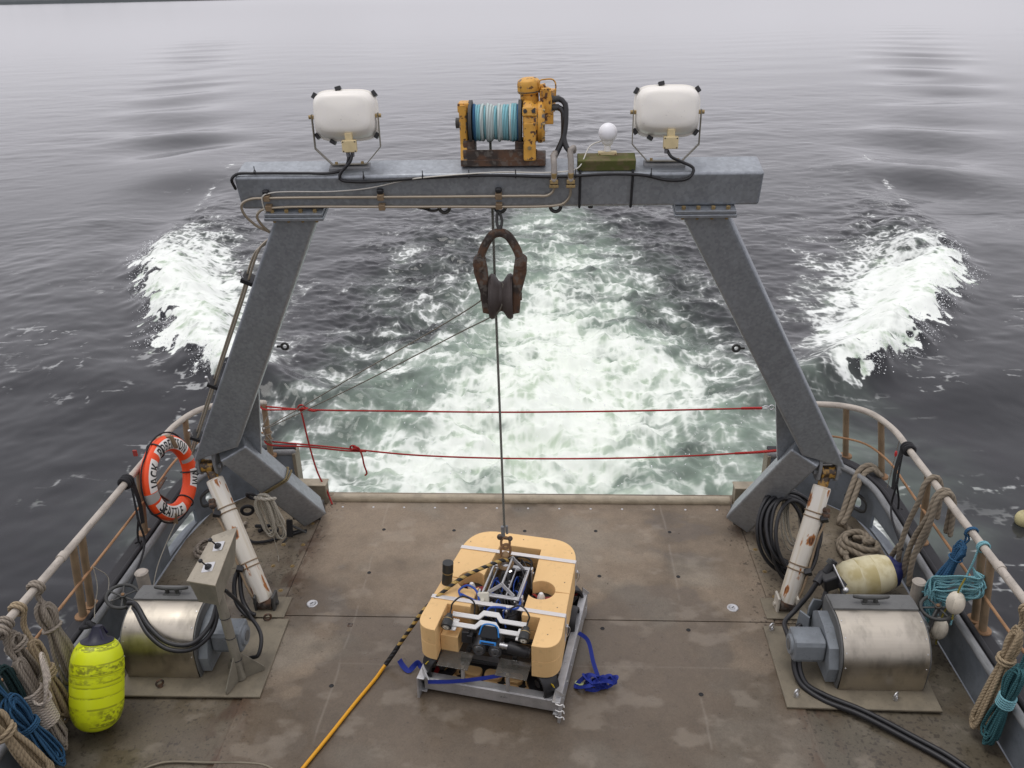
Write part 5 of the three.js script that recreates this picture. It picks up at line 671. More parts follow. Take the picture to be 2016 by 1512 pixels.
const creaseX = (prof, x0, x1) => T(ext(prof.map(([z, y]) => [-z, y]), Math.abs(x1 - x0), 0.003), Math.min(x0, x1), 0, 0, 0, Math.PI / 2, 0);   // profile in (z, y) pushed along x
function sideWinch(s, label) {
  const xi = s < 0 ? -2.075 : 1.985, xo = s < 0 ? -2.54 : 2.50, o = thing('side_winch', label, 'winch', [0, 0, 0], 0, 'side winches on the work deck'), lo = Math.min(xi, xo), hi = Math.max(xi, xo);
  const bp = shp([[s * 1.655, -1.455], [s * 2.62, -1.455], [s * 2.62, -2.185], [s * 1.64, -2.18]]);
  part('base_plate', T(ext([[s * 1.655, -1.462], [s * 2.60, -1.462], [s * 2.56, -2.19], [s * 1.635, -2.18]], 0.016, 0.003).rotateX(-Math.PI / 2), 0, 0.013, 0), MT.plateTan, o);
  // hood: rolled sheet from the front foot over the top
  const prof = []; for (let i = 0; i <= 26; i++) { const a = mix(0, 97, i / 26) * RAD; prof.push([1.795 + 0.250 * Math.cos(a), 0.215 + 0.222 * Math.sin(a)]); }
  const outer = [[2.035, 0.03], [2.043, 0.12], ...prof];
  const hood = new THREE.BufferGeometry(); { const pos = [], uv = []; let L = 0; for (let i = 1; i < outer.length; i++) { const a = outer[i - 1], b = outer[i], l = Math.hypot(a[0] - b[0], a[1] - b[1]); for (const [q, w, u, v] of [[a, lo, 0, L], [a, hi, 1, L], [b, hi, 1, L + l], [a, lo, 0, L], [b, hi, 1, L + l], [b, lo, 0, L + l]]) { pos.push(w, q[1], q[0]); uv.push(u * 0.9, v * 1.2); } L += l; } hood.setAttribute('position', new THREE.Float32BufferAttribute(pos, 3)); hood.setAttribute('uv', new THREE.Float32BufferAttribute(uv, 2)); }
  // a thin rolled sheet: outer skin plus an inner skin 3 mm below
  const inner = hood.clone(); inner.translate(0, -0.003, -0.003);
  const hd = part('hood', [nz(toCreasedNormals(hood, 0.6)), nz(toCreasedNormals(inner, 0.6))], MT.stainless, o);
  const top = outer[outer.length - 1];
  const capProf = [[top[0] + 0.005, top[1] - 0.006], [top[0] + 0.003, top[1] + 0.012], [top[0] - 0.06, top[1] + 0.016], [top[0] - 0.14, top[1] + 0.008], [top[0] - 0.175, top[1] - 0.04], [top[0] - 0.17, 0.05], [top[0] - 0.15, 0.05], [top[0] - 0.14, top[1] - 0.03]];
  const cap = part('cap', creaseX(capProf, lo - 0.008, hi + 0.008), MT.hoodCap, o);
  const endP = [[2.025, 0.03], ...outer.slice(1).map(([z, y]) => [1.80 + (z - 1.80) * 0.985, y * 0.99]), [top[0] - 0.155, top[1] - 0.01], [top[0] - 0.155, 0.03]];
  for (const x of [lo - 0.012, hi]) part('end_plate', creaseX(endP, x, x + 0.012), MT.hoodCap, o);
  for (const x of [lo + 0.014, hi - 0.014]) for (const k of [2, 9, 15, 22]) { const p = outer[Math.min(k, outer.length - 1)], nx = p[0] - 1.80, ny = p[1] - 0.205, l = Math.hypot(nx, ny); part('screw', cyl([x, p[1], p[0]], [x, p[1] + ny / l * 0.003, p[0] + nx / l * 0.003], 0.0055, 0.0045, 7), MT.steelBright, hd); }
  // horn cleat on the cap
  const cxm = (lo + hi) / 2 + (s < 0 ? 0.0 : -0.02), cy = top[1] + 0.006, cz = top[0] - 0.055;
  part('cleat', [tube([[cxm - 0.105, cy + 0.055, cz], [cxm - 0.06, cy + 0.046, cz], [cxm, cy + 0.044, cz], [cxm + 0.06, cy + 0.046, cz], [cxm + 0.105, cy + 0.055, cz]], 0.0115), cyl([cxm - 0.036, cy, cz], [cxm - 0.030, cy + 0.045, cz], 0.014), cyl([cxm + 0.036, cy, cz], [cxm + 0.030, cy + 0.045, cz], 0.014), box(0.115, 0.012, 0.05, cxm, cy + 0.006, cz, -0.1, 0, 0, 0.006)], MT.ironDark, cap);
  // gear case, motor
  const gx = xi - s * 0.0;
  part('gear_case', [creaseX([[2.0, 0.06], [2.02, 0.18], [1.97, 0.30], [1.84, 0.36], [1.70, 0.37], [1.62, 0.30], [1.62, 0.05]], gx - s * 0.012, gx - s * 0.075)], MT.motorGrey, o);
  part('motor', [T(ext(roundRect(0.17, 0.17, 0.035, 2), 0.19, 0.008), gx - s * 0.08 - (s > 0 ? 0.19 : 0), 0.235, 1.86, 0, Math.PI / 2, 0), cyl([gx - s * 0.27, 0.235, 1.86], [gx - s * 0.285, 0.235, 1.86], 0.066, 0.06, 20)], MT.motorGrey, o);
  part('hub', cyl([gx - s * 0.284, 0.235, 1.86], [gx - s * 0.289, 0.235, 1.86], 0.035, 0.035, 16), MT.hoodCap, o);
  // brake handwheel outboard
  const hw = V(s * 2.665, 0.40, 1.69); const tl = [0.12, 0, s * 0.25];
  const spoke = []; for (let k = 0; k < 6; k++) { const a = k * Math.PI / 3 + 0.2; spoke.push(bar([0, 0, 0], [0.098 * Math.cos(a), 0, 0.098 * Math.sin(a)], 0.013, 0.008)); }
  const W = part('handwheel', [ring(0.10, 0.0115, 0, 0, 0, Math.PI / 2, 0, 0, 34, 8), ...spoke, cyl([0, -0.018, 0], [0, 0.016, 0], 0.021)].map((g) => T(g, 0, 0, 0, ...tl).translate(hw.x, hw.y, hw.z)), MT.ironDark, o);
  part('hub_nut', T(cyl([0, 0.014, 0], [0, 0.024, 0], 0.012, 0.011, 6), 0, 0, 0, ...tl).translate(hw.x, hw.y, hw.z), MT.rustOrange, W);
  part('spindle', cyl([hw.x, hw.y, hw.z], [s * 2.60, 0.2, 1.74], 0.014), MT.ironDark, o);
  part('brake_arm', [box(0.03, 0.28, 0.06, s * 2.585, 0.17, 1.74), box(0.04, 0.04, 0.2, s * 2.585, 0.10, 1.72)], MT.hoodCap, o);
  return o;
}
sideWinch(-1, 'side winch with stainless hood next to the neon yellow fender');
sideWinch(1, 'side winch with stainless hood in front of the cream fender');
for (const [x, z, m, lab] of [[1.712, 2.09, MT.steelBright, 'bright eye bolt at the inner corner of the winch plate by the hose'], [2.311, 2.10, MT.steelBright, 'bright eye bolt on the winch plate below the hood front'], [1.70, 1.50, MT.steelBright, 'bright eye bolt by the ram foot and white clevis'], [-2.30, 2.11, MT.rust, 'rusty eye bolt below the hood beside the neon fender']]) { const o = thing('eye_bolt', lab, 'eye bolt'); part('eye', ring(0.021, 0.007, x, 0.058, z, 0, 0.7, 0), m, o); part('collar', cyl([x, 0.028, z], [x, 0.04, z], 0.018, 0.014, 12), m, o); }

{ // control pedestal
  const o = thing('control_pedestal', 'tan control pedestal with two joysticks on a slanted box', 'control stand');
  part('post', cyl([-1.80, 0.03, 2.03], [-1.885, 0.66, 1.93], 0.031, 0.031, 18), MT.pedestal, o);
  const A = (x, y, z) => [x, y, z];
  const tp = [[-2.03, 0.775, 1.985], [-1.83, 0.80, 2.055], [-1.845, 0.885, 1.60], [-1.985, 0.86, 1.66]], bt = [[-2.00, 0.60, 1.97], [-1.85, 0.615, 2.02], [-1.855, 0.70, 1.68], [-1.97, 0.69, 1.72]];
  part('box', loft([bt, tp]), MT.pedestal, o);
  const c = [0, 1, 2].map((k) => tp.reduce((s, p) => s + p[k] / 4, 0)), lid = tp.map((p) => p.map((v, k) => c[k] + (v - c[k]) * 1.05));
  part('panel', loft([lid.map((p) => [p[0], p[1] + 0.001, p[2]]), lid.map((p) => [p[0], p[1] + 0.009, p[2]])]), paint([0.40, 0.36, 0.285], 0.4), o);
  const X = V(...tp[1]).sub(V(...tp[0])).normalize(), Zd = V(...tp[3]).sub(V(...tp[0])).normalize(), N = X.clone().cross(Zd).normalize(); if (N.y < 0) N.negate();
  for (const t of [0.30, 0.70]) { const p = V(...lid[0]).lerp(V(...lid[3]), t).lerp(V(...lid[1]).lerp(V(...lid[2]), t), 0.52).addScaledVector(N, 0.010), n = [N.x, N.y, N.z];
    const j = part('joystick', [cyl([p.x, p.y, p.z], [p.x + N.x * 0.02, p.y + N.y * 0.02, p.z + N.z * 0.02], 0.025, 0.013, 16), cyl([p.x, p.y, p.z], [p.x - 0.02 + N.x * 0.055, p.y + N.y * 0.055, p.z + N.z * 0.055], 0.005), ball(0.0135, p.x - 0.022 + N.x * 0.06, p.y + N.y * 0.06, p.z + N.z * 0.06)], MT.black, o);
    part('plate', aim(ext(roundRect(0.075, 0.075, 0.006, 2), 0.003, 0.001).rotateX(-Math.PI / 2), [p.x, p.y - 0.001, p.z], n), MT.steelBright, j); }
  for (const [a, h] of [[0.6, 0.20], [2.5, 0.2], [4.4, 0.2]]) part('gusset', T(ext([[0.026, 0], [0.15, 0], [0.15, 0.03], [0.03, h]], 0.008, 0.001), -1.80, 0.03, 2.03, 0, a, 0), MT.pedestal, o);
  for (const y of [0.17, 0.33, 0.47]) { const f = (y - 0.03) / 0.63; part('band', ring(0.0325, 0.003, -1.80 - 0.085 * f, y, 2.03 - 0.10 * f, Math.PI / 2 - 0.15, 0, 0, 20, 5), MT.black, o); }
}
// hoses of the left winch
single('winch_feed_hose', 'twin black hose drooping across the hood of the winch by the fender', 'hose', [tube([[-2.58, 0.42, 1.78], [-2.50, 0.455, 1.83], [-2.35, 0.40, 1.98], [-2.2, 0.345, 2.06], [-2.06, 0.335, 2.05], [-1.97, 0.40, 1.95], [-1.95, 0.50, 1.83], [-1.93, 0.62, 1.78]], 0.0155), tube([[-2.58, 0.40, 1.79], [-2.50, 0.425, 1.855], [-2.35, 0.365, 2.01], [-2.2, 0.312, 2.08], [-2.06, 0.30, 2.06], [-1.96, 0.36, 1.97], [-1.94, 0.48, 1.85], [-1.92, 0.60, 1.80]], 0.0155)], MT.hose);
single('pedestal_hose', 'black hose looping from the control pedestal to the winch motor', 'hose', tube([[-1.87, 0.60, 1.86], [-1.85, 0.45, 1.78], [-1.80, 0.30, 1.75], [-1.735, 0.25, 1.80], [-1.69, 0.22, 1.88], [-1.70, 0.15, 1.95], [-1.76, 0.11, 1.93]], 0.013), MT.hose);
single('ram_hose', 'bundle of black hose hanging behind the ram by the control pedestal', 'hose', [tube([[-2.02, 0.36, 1.16], [-2.05, 0.25, 1.22], [-2.02, 0.10, 1.34], [-1.95, 0.045, 1.42], [-1.90, 0.06, 1.46]], 0.016), tube([[-2.0, 0.35, 1.17], [-2.08, 0.22, 1.26], [-2.06, 0.09, 1.36], [-1.98, 0.04, 1.43], [-1.92, 0.05, 1.48]], 0.016)], MT.hose);
{ // valve bank on the right
  const o = thing('valve_bank', 'black hydraulic lever valve on a grey bracket beside the cream fender', 'valve');
  part('bracket', [T(ext([[-0.07, 0], [0.07, 0], [0.055, 0.30], [-0.02, 0.34], [-0.05, 0.28]], 0.014, 0.002), 1.93, 0.03, 1.57, 0, 0.5, 0), T(ext([[-0.05, 0], [0.05, 0], [0.04, 0.24], [-0.03, 0.26]], 0.014, 0.002), 1.86, 0.03, 1.62, 0, -0.7, 0)], MT.motorGrey, o);
  part('body', [box(0.11, 0.13, 0.10, 2.045, 0.43, 1.46, 0.2, 0.2, 0.3, 0.015, 2), cyl([2.02, 0.48, 1.45], [2.07, 0.56, 1.43], 0.028, 0.024), cyl([2.08, 0.45, 1.46], [2.13, 0.40, 1.50], 0.03), cyl([1.99, 0.46, 1.46], [1.95, 0.43, 1.50], 0.028)], MT.black, o);
  part('lever', [tube([[2.055, 0.55, 1.45], [2.085, 0.49, 1.53], [2.11, 0.44, 1.57]], 0.0055), ball(0.02, 2.115, 0.435, 1.575)], MT.steelBright, o);
  part('cap', cyl([2.03, 0.55, 1.44], [2.04, 0.575, 1.435], 0.019, 0.015, 12), MT.ironDark, o);
}
for (const [pts, lab] of [[[[2.12, 0.40, 1.50], [2.11, 0.33, 1.60], [2.05, 0.27, 1.68], [1.95, 0.20, 1.72], [1.85, 0.16, 1.70], [1.80, 0.13, 1.72]], 'black hose from the lever valve to the motor with the yellow tape'], [[[1.96, 0.44, 1.49], [1.90, 0.34, 1.52], [1.82, 0.24, 1.55], [1.74, 0.2, 1.62], [1.73, 0.2, 1.72], [1.745, 0.16, 1.80]], 'black hose curling from the lever valve over the ram foot'], [[[2.04, 0.37, 1.47], [1.98, 0.28, 1.55], [1.88, 0.20, 1.60], [1.80, 0.16, 1.66], [1.77, 0.14, 1.74]], 'middle black hose between the lever valve and the ram foot']]) single('valve_hose', lab, 'hose', tube(pts, 0.0165), MT.hose);
single('hose_tape', 'strip of yellow tape on the black hose by the lever valve', 'tape', tube([[2.112, 0.352, 1.575], [2.085, 0.30, 1.64]], 0.0172), plain([0.55, 0.52, 0.12], 0.5));
{ const o = thing('deck_hose', 'twin black hose lying from the winch motor across the deck to the bulwark', 'hose'); for (const [d, y] of [[0, 0.034], [0.032, 0.034]]) part('hose', tube([[1.74 + d, 0.17, 1.87], [1.735 + d, 0.10, 1.93], [1.76 + d, 0.05, 2.01], [1.86 + d, y, 2.12 - d], [2.05 + d, y, 2.235 - d], [2.29 + d, y - 0.012, 2.42 - d], [2.45 + d, y - 0.012, 2.57 - d], [2.6 + d, y - 0.012, 2.8], [2.62 + d, y - 0.012, 3.3]], 0.0175, { seg: 90, rad: 9 }), MT.hose, o); }
{ // bollard stubs on the bulwark side
  for (const s of [-1, 1]) { const o = thing('pipe_bollard', s < 0 ? 'short tan pipe bollard behind the winch with the pedestal' : 'short tan pipe bollard between the cream fender and blue rope', 'bollard'); part('pipe', cyl([s * 2.64, 0.02, 1.46], [s * 2.62, 0.43, 1.49], 0.042, 0.042, 22), MT.rail, o); part('cap', lathe([[0.044, 0], [0.046, 0.012], [0.036, 0.022], [0, 0.024]], 22).translate(s * 2.62, 0.43, 1.49), MT.rail, o); } }

// ---------- fenders, floats, lifebuoy ----------
{
  const tf = texture(512, 512, (u, v) => { let c = [0.79, 0.90, 0.012]; const band = [0.20, 0.34, 0.47, 0.60, 0.74, 0.885], w = [0.05, 0.035, 0.014, 0.03, 0.03, 0.035]; let m = 0; band.forEach((b, i) => { const wob = 0.02 * (fbm(u * 6, i * 7 + 0.5, 3, 6, 0) - 0.5), e = ss(w[i] * 1.3, w[i] * 0.7, Math.abs(v - b + wob)); m = Math.max(m, e * (0.25 + 0.75 * ss(0.36, 0.56, fbm(u * 5, v * 6 + i * 5, 4, 5, 0))) * ss(0.36, 0.62, 0.5 * fbm(u * 20, v * 60 + i, 4, 20, 0) + 0.5 * fbm(u * 60, v * 90, 3, 60, 0))); const ed = ss(0.006, 0.002, Math.abs(Math.abs(v - b) - w[i])); m = Math.max(m, ed * ss(0.40, 0.56, fbm(u * 14, v * 6 + 5, 3, 14, 6)) * 0.8); }); c = mix3(c, [0.085, 0.075, 0.02], clamp(m) * 0.7); const d = 0.94 + 0.08 * fbm(u * 9, v * 9, 3, 9, 9); return c.map((k) => k * d); });
  const prof = []; const P = [[0.0, 0.0], [0.05, 0.002], [0.11, 0.022], [0.155, 0.065], [0.178, 0.125], [0.186, 0.20]]; P.forEach((p) => prof.push(p)); for (const y of [0.28, 0.35, 0.42]) prof.push([0.1845, y - 0.006], [0.181, y], [0.1865, y + 0.006]); prof.forEach((p) => { p[0] *= 0.94; }); prof.push([0.172, 0.48], [0.16, 0.54], [0.138, 0.59], [0.112, 0.615], [0.105, 0.62], [0, 0.62]);
  const sm = new THREE.SplineCurve(prof.map((p) => new THREE.Vector2(...p))), pp = sm.getPoints(70).map((p) => [Math.max(0, p.x), p.y]);
  const o = thing('fender', 'scuffed neon yellow cylindrical fender leaning against the bulwark', 'fender');
  const base = [-2.53, -0.012, 2.47], dir = [0.02, 0.92, -0.40], FS = 0.86;
  const off = [base[0], base[1] + 0.06, base[2]];
  part('body', aim(nz(new THREE.LatheGeometry(pp.map((p) => new THREE.Vector2(p[0] * FS, p[1] * FS)), 48)), off, dir), M({ map: tf, roughness: 0.4 }), o);
  const D = V(...dir).normalize(), at = (k, a = 0, b = 0) => [off[0] + D.x * k * FS + a, off[1] + D.y * k * FS, off[2] + D.z * k * FS + b];
  part('navy_end', aim(lathe([[0.088, 0], [0.094, 0.012], [0.055, 0.03], [0.035, 0.07], [0.026, 0.10], [0, 0.10]], 26), at(0.612), dir), plain([0.010, 0.011, 0.028], 0.45), o);
  for (let k = 0; k < 4; k++) { const a = k * Math.PI / 2 + 0.5; part('rib', bar(at(0.63, 0.066 * Math.cos(a), 0.066 * Math.sin(a)), at(0.715, 0.02 * Math.cos(a), 0.02 * Math.sin(a)), 0.012, 0.02), plain([0.016, 0.015, 0.045], 0.45), o); }
  part('lanyard', tube([at(0.70), at(0.74, -0.05, 0), [-2.68, 0.45, 2.03], [-2.79, 0.40, 2.0]], 0.014), MT.ropeBlack, o);
}
{
  const tf = texture(256, 256, (u, v) => { const g = fbm(u * 8, v * 8, 5, 8, 8); return mix3([0.50, 0.42, 0.20], [0.72, 0.66, 0.44], ss(0.25, 0.65, g)); });
  const o = thing('fender', 'dirty cream fender with a navy end lying behind the winch', 'fender'); const prof = [[0, 0], [0.08, 0.004], [0.13, 0.03], [0.155, 0.08], [0.163, 0.14], [0.158, 0.145], [0.165, 0.152], [0.166, 0.25], [0.160, 0.256], [0.164, 0.263], [0.155, 0.33], [0.135, 0.38]].map(([a, b]) => [a * 0.86, b]);
  const dir = [0.94, 0.18, -0.10], b = [2.245, 0.135, 1.12]; const D = V(...dir).normalize(), at = (k) => [b[0] + D.x * k, b[1] + D.y * k, b[2] + D.z * k];
  part('body', aim(nz(new THREE.LatheGeometry(prof.map((p) => new THREE.Vector2(...p)), 36)), b, dir), M({ map: tf, roughness: 0.5 }), o);
  part('navy_end', aim(lathe([[0.117, 0], [0.108, 0.03], [0.055, 0.07], [0.035, 0.11], [0, 0.112]], 26), at(0.38), dir), plain([0.012, 0.018, 0.09], 0.45), o);
  part('lanyard', tube([at(0.47), [2.72, 0.30, 1.05], [2.76, 0.38, 1.02]], 0.014), MT.ropeBlack, o);
}
for (const [p, lab] of [[[2.70, 0.53, 1.80], 'white oval float hanging in front of the rail post'], [[2.69, 0.25, 1.715], 'white oval float hanging below the handwheel']]) { const o = thing('net_float', lab, 'float', [0, 0, 0], 0, 'white floats on the turquoise rope'); part('body', [aim(lathe(Array.from({ length: 19 }, (_, i) => { const t = i / 18 * Math.PI; return [0.047 * Math.sin(t) + (i === 0 || i === 18 ? 0.0 : 0.007), -0.075 * Math.cos(t)]; }), 26), p, [0.06, 1, -0.08])], paint([0.80, 0.74, 0.62], 0.5), o); part('cord', tube([[p[0], p[1] - 0.12, p[2] + 0.01], [p[0], p[1], p[2]], [p[0] + 0.005, p[1] + 0.10, p[2] - 0.008], [p[0] + 0.03, p[1] + 0.17, p[2] - 0.02]], 0.006), ropeM([0.36, 0.30, 0.05]), o); }
{ const o = thing('drifting_float', 'small pale yellow float drifting on the water beyond the rail', 'float', [4.93, -0.90, -1.15]); part('body', ball(0.085, 0, 0.04, 0, 1, 1.15, 1, 20), paint([0.62, 0.56, 0.30], 0.5), o); part('eye', ring(0.02, 0.008, 0, 0.145, 0), paint([0.5, 0.36, 0.05], 0.5), o); }
{ // lifebuoy with lettering
  const cv = document.createElement('canvas'); cv.width = 2048; cv.height = 256; const c = cv.getContext('2d');
  c.fillStyle = '#f4501a'; c.fillRect(0, 0, 2048, 256);
  const X = (d) => ((d % 360 + 360) % 360) / 360 * 2048;
  const r = rng(4); for (let i = 0; i < 260; i++) { c.fillStyle = `rgba(${120 + 60 * r() | 0},${30 + 20 * r() | 0},20,${0.05 + 0.09 * r()})`; c.fillRect(r() * 2048, r() * 256, 4 + r() * 50, 1 + r() * 3); }
  const panel = (a0, a1) => { c.fillStyle = '#e9e6e0'; c.fillRect(X(a0), 94, X(a1) - X(a0), 66); };
  for (const a of [2, 180]) { c.fillStyle = '#a9a7a2'; c.fillRect(X(a) - 40, 60, 80, 140); }
  const word = (t, a, flip, size, sp) => { c.save(); c.translate(X(a), 128); if (flip) c.rotate(Math.PI); c.fillStyle = '#0c0c0e'; c.font = `bold ${size}px sans-serif`; c.textAlign = 'center'; c.textBaseline = 'middle'; c.scale(sp, 1); c.fillText(t, 0, 4); c.restore(); };
  panel(122, 172); word('JACK', 147, true, 72, 1.36); panel(22, 112); word('ROBERTSON', 67, true, 72, 1.14); panel(191, 268); word('SEATTLE', 229.5, false, 72, 1.22); panel(312, 345); word('WA', 328, false, 72, 1.3);
  const t = new THREE.CanvasTexture(cv); t.colorSpace = THREE.SRGBColorSpace; t.wrapS = t.wrapT = THREE.RepeatWrapping;
  // canvas row 128 -> v 0.5; the front of the tube is v 0.25, so shift by a quarter turn and use the half that faces out
  const g = new THREE.TorusGeometry(0.262, 0.062, 28, 80); { const u = g.attributes.uv; for (let i = 0; i < u.count; i++) { let v = u.getY(i); u.setY(i, v + 0.25); } const p = g.attributes.position; for (let i = 0; i < p.count; i++) p.setZ(i, p.getZ(i) * 0.82); }
  g.computeVertexNormals();
  const o = thing('lifebuoy', 'orange ring lifebuoy with black lettering on white panels, hung on the handrail', 'lifebuoy', [-2.70, 0.715, 0.70]); o.rotation.set(0, 84 * RAD, 0); o.rotation.order = 'YXZ'; o.rotation.x = -8 * RAD;
  part('ring', nz(g), M({ map: t, roughness: 0.5 }), o);
  const gl = []; for (let k = 0; k < 4; k++) { const a0 = k * Math.PI / 2 + 0.55, pts = []; for (let i = 0; i <= 8; i++) { const a = a0 + i / 8 * Math.PI / 2, R = 0.333 + (i === 0 || i === 8 ? -0.004 : 0.012 * Math.sin(i / 8 * Math.PI)); pts.push([R * Math.cos(a), R * Math.sin(a), 0.0]); } gl.push(tube(pts, 0.0065, { rad: 6 })); }
  part('grab_line', gl, MT.ropeBlack, o);
  for (const a of [100, 205, 340, 285]) part('band', T(nz(new THREE.TorusGeometry(0.0655, 0.006, 6, 22)), 0, 0, 0, Math.PI / 2, 0, 0).scale(1, 1, 1).translate(0.262, 0, 0).rotateZ(a * RAD), MT.black, o);
  const b = thing('buoy_bracket', 'rusty angled bracket inside the lifebuoy ring', 'bracket'); part('arms', [bar([-2.83, 0.86, 0.72], [-2.80, 0.40, 0.72], 0.03, 0.01, [0, 0, 1]), bar([-2.82, 0.62, 0.55], [-2.80, 0.60, 0.92], 0.03, 0.01), bar([-2.80, 0.45, 0.62], [-2.79, 0.72, 0.86], 0.03, 0.01)], MT.rust, b); part('hook', [bar([-2.80, 0.42, 0.80], [-2.66, 0.40, 0.84], 0.035, 0.012), bar([-2.655, 0.395, 0.845], [-2.64, 0.50, 0.86], 0.035, 0.01, [0, 0, 1]), bar([-2.80, 1.0, 0.60], [-2.68, 1.02, 0.60], 0.035, 0.012), bar([-2.675, 1.02, 0.60], [-2.645, 0.92, 0.61], 0.035, 0.01, [0, 0, 1])], MT.railPost, b);
  part('tag', box(0.03, 0.05, 0.015, -2.83, 1.02, 0.86), plain([0.30, 0.04, 0.03], 0.6), b);
}
// ---------- ropes ----------
// hank: coiled line hung from the rail. top: point on the rail; bot: foot of the bundle
function hank(name, label, top, bot, o = {}) {
  const r = rng(o.seed || 1), R = (a, b) => a + (b - a) * r(), { n = 9, rad = 0.010, w = 0.06, mat, neck = 0.10, wrapAt = 0.30, turns = 4, wrapMat, wrapLen } = o;
  const q = thing(name, label, 'rope', [0, 0, 0], 0, 'ropes hanging on the handrails'), A = V(...top), B = V(...bot), D = B.clone().sub(A), L = D.length(); D.normalize();
  const X = V(0, 0, 1).addScaledVector(D, -D.z).normalize(), Y = D.clone().cross(X).normalize();
  const pt = (k, a, b) => { const p = A.clone().addScaledVector(D, k).addScaledVector(X, a).addScaledVector(Y, b); return [p.x, p.y, p.z]; };
  const g = [], k0 = neck, k1 = L, kw = neck + (L - neck) * wrapAt;
  for (let i = 0; i < n; i++) {
    const a = R(0.25, 1) * w * (i % 2 ? 1 : -1), b = R(-0.6, 0.6) * w, e = R(-0.10, 0.0) * L, t = R(0, 0.06), d = R(-0.012, 0.012);
    g.push(tube([pt(k0 + t, a * 0.75, b * 0.6), pt(mix(k0, kw, 0.5), a * 0.95, b * 0.9), pt(kw, a * 0.55, b * 0.55), pt(mix(kw, k1, 0.35), a * 0.85 + d, b * 0.9), pt(mix(kw, k1, 0.75), a + d, b), pt(k1 + e - 0.03, a * 0.95, b), pt(k1 + e, a * 0.35, b), pt(k1 + e - 0.02, -a * 0.35, b * 0.8), pt(mix(kw, k1, 0.7), -a * 0.6, b * 0.7 + d), pt(kw, -a * 0.4, b * 0.5), pt(mix(k0, kw, 0.5), -a * 0.8, b * 0.7), pt(k0 + t * 0.6, -a * 0.35, b * 0.4)], rad, { closed: true, rad: 6, seg: Math.round(L / 0.022) + 18 }));
  }
  part('coil', g, mat, q);
  const wl = wrapLen || turns * rad * 2.1, wg = []; for (let i = 0; i < turns; i++) { const k = kw + (i - turns / 2) * (wl / turns), rw = w * 0.70 + rad; wg.push(tube(Array.from({ length: 12 }, (_, j) => { const t = j / 12 * 2 * Math.PI; return pt(k + 0.006 * Math.sin(t), rw * Math.cos(t), rw * 0.85 * Math.sin(t)); }), rad * 0.95, { closed: true, rad: 6, seg: 30 })); }
  part('wrapping', wg, wrapMat || mat, q);
  // hitch round the rail and the short lead to the bundle
  const hg = [], s = Math.sign(A.x); for (const dz of o.hitch || [-0.018, 0.006]) hg.push(tube(Array.from({ length: 12 }, (_, j) => { const t = j / 12 * 2 * Math.PI; return [A.x + (0.028 + rad) * Math.cos(t), A.y + (0.028 + rad) * Math.sin(t), A.z + dz + 0.008 * Math.sin(t)]; }), rad, { closed: true, rad: 6, seg: 26 }));
  hg.push(tube([[A.x - s * 0.035, A.y - 0.01, A.z], pt(neck * 0.5, 0.012, 0), pt(neck + 0.01, 0, 0)], rad, { rad: 6 }), tube([[A.x - s * 0.03, A.y - 0.025, A.z - 0.02], pt(neck * 0.6, -0.012, 0.006), pt(neck + 0.02, -0.01, 0)], rad, { rad: 6 }));
  part('hitch', hg, mat, q); return q;
}
hank('rope_hank', 'greyish beige rope hank hung nearest the paired rail posts', [-2.82, 0.90, 2.225], [-2.70, 0.24, 2.30], { mat: MT.ropeGrey, n: 9, rad: 0.0115, w: 0.062, seed: 11, wrapAt: 0.33, turns: 1, neck: 0.09 });
hank('rope_hank', 'tan rope hank on a knotted lead between the grey and white hanks', [-2.82, 0.90, 2.41], [-2.69, 0.10, 2.47], { mat: MT.ropeTan, n: 9, rad: 0.0105, w: 0.06, seed: 12, wrapAt: 0.42, turns: 3, neck: 0.20 });
hank('rope_hank', 'bright off-white rope hank bound with many tight turns', [-2.80, 0.90, 2.60], [-2.64, 0.03, 2.62], { mat: MT.ropeGrey, n: 8, rad: 0.0105, w: 0.062, seed: 13, wrapAt: 0.50, turns: 14, neck: 0.2, wrapMat: MT.ropePale, wrapLen: 0.25 });
{ const o = thing('rope_coil', 'loose loops of off-white rope on top of the tightly bound hank', 'rope'); const g = [], r = rng(8); for (let i = 0; i < 6; i++) { const z = 2.545 + i * 0.014; g.push(tube(Array.from({ length: 10 }, (_, j) => { const t = j / 10 * 2 * Math.PI; return [-2.66 + 0.03 * Math.cos(t) + i * 0.004, 0.60 - i * 0.016 + 0.095 * Math.sin(t + 0.1 * i), z + 0.055 * Math.cos(t + 0.25 * i)]; }), 0.0095, { closed: true, rad: 6, seg: 34 })); } g.push(tube([[-2.65, 0.50, 2.60], [-2.61, 0.47, 2.64], [-2.66, 0.46, 2.68], [-2.72, 0.48, 2.64]], 0.0095)); part('loops', g, MT.ropePale, o); }
hank('rope_hank', 'dark green rope hank behind the bright off-white one', [-2.82, 0.90, 2.72], [-2.73, 0.03, 2.66], { mat: MT.ropeGreen, n: 16, rad: 0.008, w: 0.085, seed: 14, wrapAt: 0.62, turns: 3, neck: 0.16 });
hank('rope_hank', 'blue rope hank hung beside the dark green hank', [-2.80, 0.90, 2.80], [-2.60, 0.06, 2.74], { mat: MT.ropeBlue, n: 16, rad: 0.0065, w: 0.07, seed: 15, wrapAt: 0.40, turns: 3, neck: 0.30 });
hank('rope_hank', 'thick brown rope hank overlapping the blue hank', [-2.80, 0.90, 2.95], [-2.60, 0.10, 2.86], { mat: MT.ropeTan, n: 8, rad: 0.013, w: 0.055, seed: 16, wrapAt: 0.3, turns: 2, neck: 0.25 });
